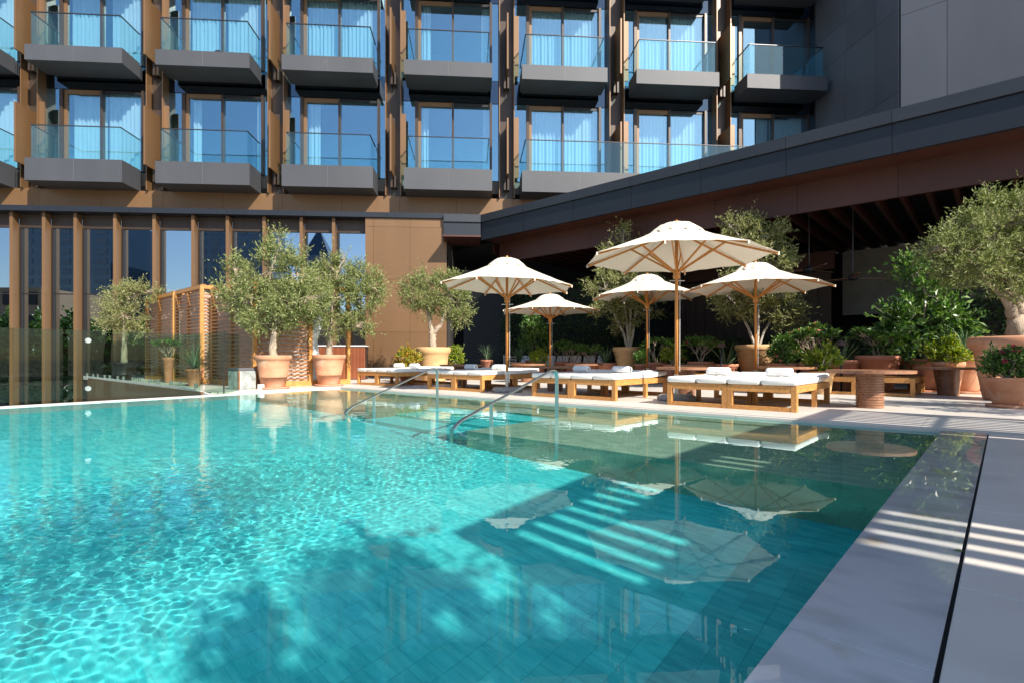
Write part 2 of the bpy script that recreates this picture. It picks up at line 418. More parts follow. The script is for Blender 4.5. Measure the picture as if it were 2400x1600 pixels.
# the water: a closed body with a rippled top
sg = np.concatenate([np.linspace(-10.4, -7.5, 60, endpoint=False), np.linspace(-7.5, -2.2, 500, endpoint=False), np.linspace(-2.2, 0.06, 120)])
tg = np.concatenate([np.linspace(-0.55, 0.25, 24, endpoint=False), np.linspace(0.25, 5.2, 450, endpoint=False), np.linspace(5.2, 12.28, 320)])
NS, NTT = len(sg), len(tg)
S, T = np.meshgrid(sg, tg, indexing='ij')
T = T + np.maximum(0.0, (T - 1.0) / 11.28) * (tinf(S) + 0.10 - 12.28)
wr = np.random.RandomState(11)
Zl = np.zeros_like(S); Zs = np.zeros_like(S)
for i in range(120):
    lam = 0.038 * 2 ** (wr.rand() * 3.4)
    th = wr.normal(0.45, 0.95); k = 2 * math.pi / lam
    w_ = 0.00062 * lam * wr.uniform(0.5, 1.2) * np.sin(k * (S * math.cos(th) + T * math.sin(th)) + wr.uniform(0, 6.28))
    if lam < 0.10: Zs += w_
    else: Zl += w_
calm = 0.055 + 0.945 / (1 + np.exp(-(T - 0.30 * (S + 5) - 2.45) / 0.30))
near = 1 / (1 + np.exp((T - 4.3) / 0.5))
patch = 0.78 + 0.20 * np.sin(0.9 * S + 0.6 * T + 1) * np.sin(0.55 * T - 0.5 * S) + 0.15 * np.sin(2.1 * S - 1.3 * T)
far = 1 - 0.45 / (1 + np.exp(-(T - 5.6) / 0.9))
lively = 1 + 0.35 * np.exp(-((S + 6.6) ** 2 / 1.4 + (T - 2.8) ** 2 / 3.0))
Z = calm * patch * (0.42 * Zl * far + 0.95 * Zs * near * lively)
Z -= 0.022                                             # the water stands just below the coping and reaches under it
idx = np.arange(NS * NTT).reshape(NS, NTT)
Q = np.stack([idx[:-1, :-1].ravel(), idx[1:, :-1].ravel(), idx[1:, 1:].ravel(), idx[:-1, 1:].ravel()], 1)
me = np_mesh('pool_water', np.stack([S.ravel(), T.ravel(), Z.ravel()], 1), Q)
m, nt, b, N, L = newmat('water')
nt.nodes.remove(b)
g = N('ShaderNodeBsdfGlass'); g.inputs['IOR'].default_value = 1.333; g.inputs['Roughness'].default_value = 0.0
g.inputs['Color'].default_value = (0.82, 1.0, 1.0, 1)
L(g.outputs[0], nt.nodes['Material Output'].inputs[0])
water = structure(link('pool_water', me, 'water', smooth=True)); water.location = O; water.rotation_euler = (0, 0, ROT)
water.cycles.is_caustics_caster = True

# coping along the right edge, wet with the overflow
def t_out(s_): return 0.012 - 0.0125 * s_               # the slot edge drifts a little along the pool
def t_in(s_): return 0.362 - 0.007 * s_
cop = structure(st_obj('coping', MB().prism([(0.0, t_out(0)), (0.06, t_out(0)), (0.06, t_in(0)), (0.0, t_in(0))], -0.4, -0.0125), 'kerb_stone'))
st_obj('slot_shade', MB().prism([(-14, t_out(-14) - 0.03), (0, t_out(0) - 0.025), (0, t_out(0) + 0.004), (-14, t_out(-14) + 0.004)], -0.016, -0.0125), 'interior_black', cop)  # black strip added under the slot to stand for its dark depth
cuts = [-14, -12.1, -9.9, -7.66, -5.43, -3.20, -0.97, 0.0]
for s0, s1 in zip(cuts, cuts[1:]):
    st_obj('slab', MB().prism([(s0 + 0.002, t_out(s0)), (s1 - 0.002, t_out(s1)), (s1 - 0.002, t_in(s1)), (s0 + 0.002, t_in(s0))], -0.012, 0.006), 'coping', cop, bev=0.0015, seg=1)

# deck: dark base, stone slabs with open joints
deck = structure(st_obj('deck', MB().prism([(0.1, -9), (22, -9), (22, 30), (-3.05, 30), (-3.05, tinf(-3.05) + 0.2), (0.1, tinf(0.1) + 0.2)], -4.6, -0.035)
    .prism([(-16, -9), (0.1, -9), (0.1, -0.02), (0, -0.002), (-0.002, -0.62), (-16, -0.62)], -4.6, -0.035), 'interior_black'))
def slabs(s0, s1, t0, t1, ds, dt, z=0.012):
    ns = max(1, round((s1 - s0) / ds)); n2 = max(1, round((t1 - t0) / dt))
    for i in range(ns):
        for j in range(n2):
            a0, a1 = s0 + (s1 - s0) * i / ns, s0 + (s1 - s0) * (i + 1) / ns
            b0, b1 = t0 + (t1 - t0) * j / n2, t0 + (t1 - t0) * (j + 1) / n2
            st_obj('slab', MB().box(a0 + 0.0025, a1 - 0.0025, b0 + 0.0025, b1 - 0.0025, -0.035, z), 'deck', deck)
slabs(0.0, 0.115, -0.0, 12.2, 9, 2.44, 0.009)         # lip beside the water
slabs(0.14, 9.74, -3.0, 12.4, 1.2, 1.2)
slabs(-2.9, 9.74, 12.44, 15.1, 1.25, 1.33)
slabs(-2.9, 5.0, 15.1, 24.0, 1.6, 1.5)
slabs(-9.6, 0.0, -3.045, -1.0, 1.2, 1.0)
for k in range(8):
    s0, s1 = -9.6 + 1.2 * k, -8.4 + 1.2 * k
    st_obj('slab', MB().prism([(s0 + 0.0025, -0.995), (s1 - 0.0025, -0.995), (s1 - 0.0025, -0.0125 * s1), (s0 + 0.0025, -0.0125 * s0)], -0.012, 0.012), 'deck', deck, bev=0.004)
st_obj('slab', MB().box(9.75, 22, -9, 22, -0.03, 0.008), 'deck', deck)
st_obj('slab', MB().box(-16, -9.61, -9, -0.05, -0.03, 0.008), 'deck', deck)
st_obj('slab', MB().box(-9.6, 9.74, -9, -3.05, -0.03, 0.008), 'deck', deck)
kb = MB().box(-3.08, -3.02, 12.0, 13.4, -0.04, 0.09)
kb.v = [(x, y, 0.0 if (y < 13 and z > 0) else z) for x, y, z in kb.v]        # its near end runs down to the water's edge
st_obj('kerb', kb, 'kerb_stone', deck)
st_obj('kerb', MB().box(-3.08, -3.02, 13.403, 25.0, -0.04, 0.09), 'kerb_stone', deck)

# wall of the podium below the terrace edge
pod = thing('podium_wall', 'brown clad podium wall with dark windows below the terrace edge, seen through the glass fence', 'wall', O, ROT)
for j in range(8):
    t0 = 12.35 + 1.45 * j
    ob('cladding_panel', MB().box(-3.12, -3.055, t0 + 0.004, t0 + 1.446, -0.78, 0.03), 'bronze', pod)
    ob('pier', MB().box(-3.10, -3.055, t0, t0 + 0.5, -4.6, -0.79), 'bronze', pod)
    ob('window', MB().box(-3.06, -3.052, t0 + 0.5, t0 + 1.45, -4.6, -0.79), 'tower_glass', pod)

# ================================================================ HOTEL
hotel = thing('hotel_building', 'bronze and glass hotel facade with rows of grey balconies above tall bronze fins', 'building', F0, FA)
BW, ST, Z1 = 4.4, 4.0, 7.79                            # bay, storey, first balcony floor
ZROW = [Z1, Z1 + ST, Z1 + 2 * ST]
PW = 1.28                                              # plane of the room glass
WEND = 7 * BW - 0.55
def curtain_mesh(w0, w1, z0, z1, seed):
    r = random.Random(seed); n = max(10, int((w1 - w0) / 0.028)); m = MB(); ph = r.uniform(0, 6)
    top = []; bot = []
    for i in range(n + 1):
        w = w0 + (w1 - w0) * i / n
        y = PW + 0.30 + 0.045 * math.sin(w * 42 + ph) + 0.02 * math.sin(w * 17 + ph * 2)
        top.append((w, y, z1)); bot.append((w, y + 0.012 * math.sin(w * 9 + ph), z0))
    vs = bot + top
    return m.add(vs, [(i, i + 1, n + 2 + i, n + 1 + i) for i in range(n)])
CURT = {  # drawn parts of the curtains, as fractions of each door leaf
    (0, -1): [(0, 0, 1), (1, 0, 1)], (0, 0): [(0, 0, 1), (1, 0, 1)], (0, 1): [(0, 0, 0.28), (1, 0.8, 1)], (0, 2): [(0, 0, 0.36)], (0, 3): [(0, 0, 0.22), (1, 0.82, 1)],
    (0, 4): [(0, 0, 1), (1, 0, 1)], (0, 5): [(0, 0, 1), (1, 0, 1)], (0, 6): [(0, 0.6, 1), (1, 0, 1)],
    (1, -1): [(0, 0, 1), (1, 0, 1)], (1, 0): [(0, 0, 1), (1, 0.1, 1)], (1, 1): [(0, 0, 1), (1, 0, 1)], (1, 2): [(0, 0, 1), (1, 0, 1)], (1, 3): [(0, 0, 0.3), (1, 0.78, 1)],
    (1, 4): [(0, 0, 1), (1, 0, 1)], (1, 5): [(0, 0, 1), (1, 0, 1)], (1, 6): [(0, 0, 0.12)]}
wproto = {}
for r in (0, 1):
    z = ZROW[r]; zt = z + 3.05
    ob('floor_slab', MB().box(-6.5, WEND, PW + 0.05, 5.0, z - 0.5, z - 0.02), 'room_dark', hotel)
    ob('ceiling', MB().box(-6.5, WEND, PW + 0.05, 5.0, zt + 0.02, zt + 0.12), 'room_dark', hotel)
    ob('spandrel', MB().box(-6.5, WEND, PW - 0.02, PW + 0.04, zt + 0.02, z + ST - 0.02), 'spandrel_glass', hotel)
    for i in range(-1, 7):
        w = i * BW
        fr = MB()
        fr.box(w + 0.28, w + 0.40, PW - 0.08, PW + 0.08, z, zt)                 # mullions
        fr.box(w + 1.72, w + 1.80, PW - 0.06, PW + 0.10, z, zt)
        fr.box(w + 3.22, w + 3.31, PW - 0.10, PW + 0.08, z, zt)
        win = ob('window', fr, 'bronze_dark', hotel)
        ob('door_frame', MB().box(w + 0.40, w + 0.51, PW + 0.0, PW + 0.12, z, zt).box(w + 0.51, w + 1.72, PW + 0.0, PW + 0.12, zt - 0.16, zt), 'bronze', win)
        ob('door_sill', MB().box(w + 0.51, w + 1.72, PW, PW + 0.1, z, z + 0.07), 'bronze', win)
        ob('door_head', MB().box(w + 1.80, w + 3.22, PW + 0.02, PW + 0.10, zt - 0.10, zt), 'frame_dark', win)
        ob('door_sill', MB().box(w + 1.80, w + 3.22, PW + 0.02, PW + 0.1, z, z + 0.06), 'frame_dark', win)
        for a0, a1, q in ((-0.25, 0.28, 0.0), (0.51, 1.72, 0.05), (1.80, 3.22, 0.04), (3.31, 3.61, 0.0)):
            ob('pane', MB().box(w + a0, w + a1, PW + q, PW + q + 0.012, z, zt), 'room_glass', win)
        for k, c0, c1 in CURT.get((r, i), []):
            x0, x1 = ((0.51, 1.72), (1.80, 3.22))[k]
            ob('curtain', curtain_mesh(w + x0 + (x1 - x0) * c0, w + x0 + (x1 - x0) * c1, z + 0.03, zt - 0.02, 100 * r + 10 * i + k), 'curtain', win, smooth=True)
    for i in range(-2, 7):                              # room partitions
        w = i * BW + 3.61
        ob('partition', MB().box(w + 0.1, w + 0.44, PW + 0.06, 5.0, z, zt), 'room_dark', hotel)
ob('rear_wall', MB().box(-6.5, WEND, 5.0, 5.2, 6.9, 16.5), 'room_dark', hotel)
# columns between the bays: a channel with two flanges, and a privacy screen on every floor
for i in range(-2, 6):
    w = i * BW + 3.61
    c = ob('column', MB().box(w, w + 0.54, PW - 0.06, PW + 0.05, 7.0, 16.4), 'bronze_dark', hotel)
    for x in (w - 0.035, w + 0.54):
        ob('flange', MB().box(x, x + 0.035, 0.86, PW + 0.02, 7.0, 16.4), 'bronze', c)
    for r in (0, 1):
        z = ZROW[r]
        p = ob('privacy_screen', MB().box(w + 0.235, w + 0.295, 0.26, PW - 0.06, z - 0.05, z + 2.08), 'bronze', hotel)
        ob('bracket', MB().box(w + 0.16, w + 0.235, 0.95, PW - 0.06, z - 0.45, z - 0.02).box(w + 0.295, w + 0.37, 0.95, PW - 0.06, z - 0.45, z - 0.02), 'bronze_dark', p)
        ob('return_panel', MB().box(w + 0.575, w + 0.75, PW - 0.35, PW - 0.30, z + 0.02, z + 2.4), 'bronze', p)
# balconies
def balcony(i, r, glass=True, w1=None, deep=0.0):
    z = ZROW[r]; w = i * BW; w1 = w1 or w + 3.27; th = 0.795 if r == 0 else 0.55
    mid = (w + w1) / 2 if w1 - w < 4 else None
    bal = ob('balcony', MB().box(w, w1, 0.0, 1.04, z - th, z).box(w + 0.10, w1 - 0.10, 1.04, PW - 0.03, z - th + 0.06, z - 0.03), 'grey_panel', hotel)
    js = [mid] if mid else [w + BW * 0.5 * k for k in range(1, int((w1 - w) / (BW * 0.5)))]
    for x in js:
        ob('joint', MB().box(x - 0.004, x + 0.004, -0.003, 0.02, z - th + 0.004, z - 0.004), 'tower_panel', bal)
    if not glass: return bal
    g0, g1 = w + 0.14, w1 - 0.12
    xs = [g0] + js + [g1]
    for a0, a1 in zip(xs, xs[1:]):
        ob('glass_panel', MB().box(a0 + 0.005, a1 - 0.005, 0.10, 0.117, z + 0.002, z + 1.19), 'clear_glass', bal)
    for x in (g0, g1):
        ob('glass_panel', MB().box(x - 0.008, x + 0.008, 0.125, 1.22, z + 0.002, z + 1.19), 'clear_glass', bal)
    ob('top_rail', MB().box(g0 - 0.02, g1 + 0.02, 0.085, 0.13, z + 1.19, z + 1.215).box(g0 - 0.02, g0 + 0.02, 0.131, 1.24, z + 1.19, z + 1.215).box(g1 - 0.02, g1 + 0.02, 0.131, 1.24, z + 1.19, z + 1.215), 'rail_dark', bal)
    return bal
for i in range(-1, 7):
    if i < 4: balcony(i, 0)
    balcony(i, 1)
    balcony(i, 2, glass=False)
balcony(4, 0, w1=7 * BW - 0.4)                          # the long terrace behind the pavilion roof
# brown band and grey strip below the balconies
for k in range(-3, 15):
    w = 2.2 * k - 0.3
    ob('cladding_panel', MB().box(w + 0.004, w + 2.196, 1.0, 1.2, 6.26, 7.0), 'bronze', hotel)
for k in range(-1, 6):
    w = 3.1 * k - 3.0
    if w > 15: continue
    ob('ledge', MB().box(w + 0.004, min(w + 3.096, 16.05), 0.52, 1.1, 6.06, 6.25), 'fascia_panel', hotel)
# tall fins with mirror glass between them
FIN = [-62, 22, 98, 172, 265, 357, 448, 529, 615, 702, 778]
ws = [w_px(p, 0.72) for p in FIN] + [w_px(856, 0.72)]
for w, w2 in zip(ws, ws[1:]):
    ob('fin', MB().box(w, w + 0.115, 0.72, 1.0, -4.6, 6.05), 'bronze', hotel)
    ob('spandrel', MB().box(w + 0.118, w2 - 0.003, 1.0, 1.06, 5.55, 6.05), 'bronze_dark', hotel)
    ob('pane', MB().box(w + 0.118, w2 - 0.003, 1.06, 1.075, 3.13, 5.54), 'fin_glass', hotel)
    ob('pane', MB().box(w + 0.118, w2 - 0.003, 1.06, 1.075, -0.20, 3.09), 'fin_glass', hotel)
    ob('pane', MB().box(w + 0.118, w2 - 0.003, 1.06, 1.075, -4.6, -0.24), 'fin_glass', hotel)
    ob('transom', MB().box(w + 0.118, w2 - 0.003, 1.04, 1.10, 3.09, 3.13).box(w + 0.118, w2 - 0.003, 1.04, 1.10, -0.24, -0.20), 'frame_dark', hotel)
    ob('mullion', MB().box(w + 0.118, w + 0.20, 1.0, 1.12, -4.6, 5.54), 'frame_dark', hotel)
    ob('reflection_strip', MB().box(w + 0.22, w + 0.22 + 0.30 * (w2 - w), 1.25, 1.27, -4.6, 5.5), 'bronze_dark', hotel)  # brown strip behind the glass, standing in for the next fin's reflection
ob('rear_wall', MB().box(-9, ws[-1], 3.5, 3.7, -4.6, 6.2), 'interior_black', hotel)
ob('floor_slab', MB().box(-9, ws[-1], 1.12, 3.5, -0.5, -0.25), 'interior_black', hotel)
wa, wb, wc, wd = [w_px(p, 0.60) for p in (856, 875, 961, 1047)]
for a0, a1 in ((wa, wb), (wb, wc), (wc, wd)):
    for z0, z1 in ((-0.3, 1.72), (1.72, 3.72), (3.72, 5.72), (5.72, 6.055)):
        ob('cladding_panel', MB().box(a0 + 0.004, a1 - 0.004, 0.60, 0.66, z0 + 0.004, z1 - 0.004), 'bronze', hotel)
ob('wall_core', MB().box(wa, wd, 0.665, 1.2, -4.6, 6.05), 'bronze_dark', hotel)
# grey wall to the right of the last bay
gw = w_px(1905, PW)
for k in range(4):
    ob('cladding_panel', MB().box(gw + 1.75 * k + 0.005, gw + 1.75 * (k + 1) - 0.005, 1.1, 1.4, 6, 21), 'tower_panel', hotel)
ob('jamb', MB().box(WEND, gw, 1.0, 1.5, 6, 17), 'frame_dark', hotel)
# table and chair on an upper balcony
tb = thing('balcony_table', 'white low table top just showing behind glass on an upper balcony', 'table', FW(BW + 1.0, 0.62, ZROW[1]), FA)
ob('top', MB().box(-0.45, 0.55, -0.3, 0.3, 0.13, 0.17), 'white_paint', tb)
ob('leg', MB().box(-0.04, 0.04, -0.04, 0.04, 0.0, 0.13), 'white_paint', tb)
ob('foot', MB().box(-0.2, 0.2, -0.2, 0.2, 0.0, 0.015), 'white_paint', tb)
chp = thing('balcony_chair', 'dark round wicker chair seat beside the white table on an upper balcony', 'chair', FW(BW + 2.0, 0.62, ZROW[1]), FA)
ob('seat', MB().lathe([(0.02, 0.02), (0.28, 0.04), (0.34, 0.12), (0.30, 0.2), (0.2, 0.24), (0.02, 0.25)], 20), 'frame_dark', chp, smooth=True)
ob('cushion', MB().lathe([(0.02, 0.25), (0.2, 0.26), (0.22, 0.29), (0.15, 0.31), (0.01, 0.315)], 18), 'dark_wood', chp, smooth=True)

# grey tower block over the pavilion
tw0 = FW(gw + 0.02, 1.1)
cor = Vector((tw0.x - nv[0] * 4.3, tw0.y - nv[1] * 4.3, 0))
tower = thing('tower_block', 'tall plain grey metal panel block rising behind the pavilion roof at right', 'building', cor, 0)
def wallpanels(parent, p, q, z0, z1, widths, zs, mat, th=0.06):
    p, q = Vector(p), Vector(q); d = (q - p); Lh = d.length; d.normalize(); x = 0
    for wd_ in widths:
        x1 = min(Lh, x + wd_)
        for a0, a1 in zip(zs, zs[1:]):
            ob('cladding_panel', MB().bar(p + d * (x + 0.006) + Vector((0, 0, (a0 + a1) / 2)), p + d * (x1 - 0.006) + Vector((0, 0, (a0 + a1) / 2)), th, a1 - a0 - 0.012), mat, parent)
        x = x1
        if x >= Lh: break
wallpanels(tower, (0, 0, 0), (nv[0] * 4.3, nv[1] * 4.3, 0), 6, 22, [1.0, 1.5, 1.8], [6, 9.6, 12.4, 13.6, 17, 22], 'tower_panel')
wallpanels(tower, (0.03, -0.03, 0), (-bv[0] * 14, -bv[1] * 14, 0), 6, 22, [1.2, 2.3, 2.3, 2.3, 2.3, 2.3, 2.3], [6, 12.1, 13.3, 18, 22], 'tower_panel')
ob('core', MB().prism([(0.12, 0.12), (-bv[0] * 14, -bv[1] * 14 + 0.15), (-bv[0] * 14 + 8, -bv[1] * 14 + 10), (nv[0] * 4.3 + 0.1, nv[1] * 4.3)], 6.0, 21.9), 'fascia_panel', tower)

# ================================================================ PAVILION (restaurant under the big roof)
pav = thing('pavilion', 'open restaurant pavilion under a deep dark grey roof edge with red brown beams', 'building', O, ROT)
SF, ZB, ZT = 7.3, 5.25, 6.2
tK = st(FW(w_px(1127, 0.5), 0.5))[1]
n = 10
for k in range(n):
    t0, t1 = -7 + (tK + 7) * k / n, -7 + (tK + 7) * (k + 1) / n
    ob('fascia_panel', MB().box(SF, SF + 0.12, t0 + 0.005, t1 - 0.005, ZB, ZT - 0.30), 'fascia_panel', pav)
    ob('roof_edge', MB().prism([(SF - 0.06, t0 + 0.005), (SF + 0.5, t0 + 0.005), (SF + 0.5, t1 - 0.005), (SF - 0.06, t1 - 0.005)], ZT - 0.285, ZT), 'roof_cap', pav)
    ob('soffit_panel', MB().box(SF + 0.12, SF + 1.02, t0 + 0.004, t1 - 0.004, ZB + 0.02, ZB + 0.06), 'soffit_red', pav)
    ob('beam_panel', MB().box(SF + 1.02, SF + 1.12, t0 + 0.004, t1 - 0.004, 4.52, ZB + 0.02), 'soffit_red', pav)
ob('roof', MB().box(SF + 0.5, 21, -7, tK + 6, ZT - 0.12, ZT - 0.03), 'fascia_panel', pav)
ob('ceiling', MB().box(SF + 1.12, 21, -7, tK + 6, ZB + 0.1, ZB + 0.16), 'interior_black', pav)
rp = None
for k in range(40):
    t = -6.5 + 0.55 * k
    if rp is None: rp = ob('rafter', MB().box(0, 11.5, -0.045, 0.045, -0.42, 0), 'soffit_red', pav); o = rp
    else: o = share('rafter', rp, pav)
    o.location = (SF + 1.13, t, ZB + 0.1)
# its left end, square to the hotel wall
kp = st(FW(w_px(1127, 0.5), 0.5)); ep = st(FW(w_px(1040, 0.5), 0.5))
dv = Vector((ep[0] - kp[0], ep[1] - kp[1], 0)); dl = dv.length; dv.normalize()
P0 = Vector((kp[0], kp[1], 0))
ob('end_panel', MB().bar(P0 + dv * 0.01 + Vector((0, 0, 5.60)), P0 + dv * dl + Vector((0, 0, 5.60)), 0.08, 0.70), 'fascia_panel', pav)
ob('roof_edge', MB().bar(P0 + dv * 0.01 + Vector((0, 0, 6.06)), P0 + dv * dl + Vector((0, 0, 6.06)), 0.2, 0.285), 'roof_cap', pav)
ob('end_lintel', MB().bar(P0 + dv * 0.01 + Vector((0, 0, 5.22)), P0 + dv * dl + Vector((0, 0, 5.22)), 1.6, 0.06), 'soffit_red', pav)
# back of the room
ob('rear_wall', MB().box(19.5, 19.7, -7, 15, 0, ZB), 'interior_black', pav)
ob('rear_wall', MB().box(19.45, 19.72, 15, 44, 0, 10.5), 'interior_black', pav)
for k in range(14):
    ob('wood_board', MB().box(15.0, 15.1, 4.3 + 0.42 * k + 0.008, 4.3 + 0.42 * (k + 1) - 0.008, 0, 3.9), 'dark_wood', pav)
ob('concrete_wall', MB().box(16.4, 16.6, 0.0, 4.2, 2.35, 4.75), 'concrete', pav)
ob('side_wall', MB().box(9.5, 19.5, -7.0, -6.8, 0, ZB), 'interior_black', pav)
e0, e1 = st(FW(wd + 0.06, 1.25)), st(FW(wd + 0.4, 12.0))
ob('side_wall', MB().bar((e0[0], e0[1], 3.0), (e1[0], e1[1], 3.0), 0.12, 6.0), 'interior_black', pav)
ob('bulkhead', MB().box(14.9, 15.12, 4.2, 12, 3.95, 4.6), 'soffit_red', pav)
def fan(px, py, d, label, rz):
    z = EYE + (YH - py) / F * d; p = ray_d(px, d)
    f = thing('ceiling_fan', label, 'fan', (p.x, p.y, z), rz, 'ceiling fans under the pavilion roof')
    ob('rod', MB().tube([(0, 0, 0.1), (0, 0, ZB - z + 0.05)], 0.016, 8), 'rail_dark', f)
    ob('motor', MB().lathe([(0.01, 0.16), (0.05, 0.13), (0.12, 0.06), (0.14, 0.0), (0.10, -0.05), (0.01, -0.06)], 18), 'rail_dark', f, smooth=True)
    for k in range(3):
        a = 2.0944 * k; c, s_ = math.cos(a), math.sin(a)
        m = MB()
        for u0, w0 in ((0.12, 0.05), (0.45, 0.10), (0.9, 0.085), (1.05, 0.04)):
            m.v += [(u0 * c - w0 * s_, u0 * s_ + w0 * c, 0.012), (u0 * c + w0 * s_, u0 * s_ - w0 * c, -0.012), (u0 * c + w0 * s_, u0 * s_ - w0 * c, -0.002), (u0 * c - w0 * s_, u0 * s_ + w0 * c, 0.022)]
        m.f += [(4 * i + k2, 4 * i + (k2 + 1) % 4, 4 * i + 4 + (k2 + 1) % 4, 4 * i + 4 + k2) for i in range(3) for k2 in range(4)] + [(3, 2, 1, 0), (12, 13, 14, 15)]
        ob('blade', m, 'table_wood', f)
fan(1896, 634, 15.5, 'wooden ceiling fan on a long rod, its rod beside the rightmost parasol', 0.4)
fan(1999, 653, 15.0, 'lower wooden ceiling fan in front of the pale concrete wall panel', 0.05)

# ================================================================ LOUNGERS, TOWELS
LH = 0.355
def make_lounger(name, label, group, mattress=True, wd=0.93, ln=1.98):
    t = thing(name, label, 'lounger', group=group)
    g = 0.075
    for x in (0, ln - g):
        for y in (0, wd - g):
            ob('leg', MB().box(x, x + g, y, y + g, 0, LH - 0.001), 'teak', t, bev=0.004)
        ob('end_rail', MB().box(x + 0.003, x + g - 0.003, g, wd - g, LH - 0.095, LH), 'teak', t, bev=0.004)
        ob('floor_rail', MB().box(x + 0.003, x + g - 0.003, g, wd - g, 0.0, 0.06), 'teak', t, bev=0.004)
    for y in (0.003, wd - g + 0.003):
        ob('side_rail', MB().box(g, ln - g, y, y + g - 0.006, LH - 0.095, LH), 'teak', t, bev=0.004)
        ob('leg', MB().box(ln * 0.55, ln * 0.55 + g, y + 0.002, y + g - 0.008, 0, LH - 0.097), 'teak', t, bev=0.004)
    sl = None
    for k in range(13):
        x = g + 0.03 + k * (ln - 2 * g - 0.05) / 13
        if sl is None: sl = ob('slat', MB().box(0, 0.10, g, wd - g, -0.03, -0.006), 'teak', t); o = sl
        else: o = share('slat', sl, t)
        o.location = (x, 0, LH)
    if mattress:
        cw = (wd - 0.012) / 2; seg = [(-0.02, 0.70), (0.70, 1.32), (1.32, ln - 0.02)]
        for j in range(2):
            for i, (x0, x1) in enumerate(seg):
                m = MB().box(x0 + 0.004, x1 - 0.004, j * (cw + 0.012) + 0.002, j * (cw + 0.012) + cw - 0.002, LH + 0.004, LH + 0.095)
                if i == 2: m.v = [(x, y, z + 0.045 * max(0.0, (x - 1.35) / 0.6)) for x, y, z in m.v]
                c = ob('cushion', m, 'cushion', t, smooth=True, bev=0.03, seg=3)
    return t
PAIRS = [(2.86, 0.85, 'nearest pair', 1.93), (5.68, 0.88, 'second pair, left of the big parasol', 4.75),
         (9.06, 1.02, 'third pair, beside the front left parasol', 8.12), (12.28, 1.12, 'farthest pair by the cabana', 11.34)]
lproto = None
names = [('right hand', 'left hand')] * 4
for k, (tl, s0, txt, tr) in enumerate(PAIRS):
    for side, t0 in ((0, tr), (1, tr + 0.935)):
        lab = 'cushioned teak lounger, %s bed of the %s' % (('right hand', 'left hand')[side], txt)
        if lproto is None: lproto = make_lounger('sun_lounger', lab, 'cushioned teak loungers along the pool'); o = lproto
        else: o = copy_tree(lproto)
        o['label'] = lab
        o.location = W(s0, t0, 0.012); o.rotation_euler = (0, 0, ROT)
bproto = None
for k, (s0, t0, txt) in enumerate([(5.44, 1.05, 'at the right of the back row, behind the round table'), (5.44, 2.0, 'in the back row, second from the right'),
                                   (5.5, 3.9, 'in the back row, right of the back parasol pole'), (5.5, 4.85, 'in the back row, left of the back right parasol pole'),
                                   (5.7, 7.3, 'in the back row, nearest the middle tree pot')]):
    lab = 'bare teak lounger frame ' + txt
    if bproto is None: bproto = make_lounger('lounger_frame', lab, 'bare teak lounger frames in the back row', mattress=False); o = bproto
    else: o = copy_tree(bproto)
    o['label'] = lab; o.location = W(s0, t0, 0.012); o.rotation_euler = (0, 0, ROT)
def towel_mesh(ln=0.36, r=0.068):
    m = MB(); n = 22; prof = [(-ln / 2, 0.25), (-ln / 2, 0.86), (-ln / 2 + 0.012, 0.97), (-ln / 2 + 0.05, 1.0), (ln / 2 - 0.05, 1.0), (ln / 2 - 0.012, 0.97), (ln / 2, 0.86), (ln / 2, 0.25)]
    for y, f in prof:
        for k in range(n):
            a = 6.28319 * k / n; m.v.append((r * 1.12 * f * math.cos(a), y, r + r * f * math.sin(a) * (0.94 if math.sin(a) < 0 else 1)))
    m.f += [(i * n + k, i * n + (k + 1) % n, (i + 1) * n + (k + 1) % n, (i + 1) * n + k) for i in range(len(prof) - 1) for k in range(n)]
    m.f += [tuple(range(n)), tuple((len(prof) - 1) * n + k for k in range(n))]
    return m
def towel_spiral():
    m = MB(); pts = []
    for k in range(40):
        a = 0.45 * k; rr = 0.012 + 0.0012 * k
        pts.append((rr * math.cos(a) * 1.1, 0.183, 0.068 + rr * math.sin(a)))
    return m.strip(pts, 0.012, 0.004, (0, 1, 0))
TW = [(1.78, 2.40, 'right bed of the nearest pair'), (1.74, 3.32, 'left bed of the nearest pair'), (1.9, 5.22, 'right bed of the second pair'), (1.9, 6.15, 'left bed of the second pair'),
      (2.0, 8.55, 'right bed of the third pair'), (2.0, 9.5, 'left bed of the third pair'), (2.0, 11.75, 'right bed of the farthest pair'), (2.1, 12.6, 'left bed of the farthest pair')]
tp = None
for s0, t0, txt in TW:
    lab = 'rolled white towel on the ' + txt
    if tp is None:
        tp = ob('towel', towel_mesh(), 'towel', smooth=True, bev=0); tp2 = ob('rolled_edge', towel_spiral(), 'towel', tp); o = tp
    else: o = copy_tree(tp)
    tag(o, lab, 'towel', 'rolled towels on the loungers')
    o.location = W(s0, t0, LH + 0.108 + 0.035 * max(0, (s0 - 0.95 - 1.35) / 0.6)); o.rotation_euler = (0, 0, ROT + R(random.uniform(-6, 6)))

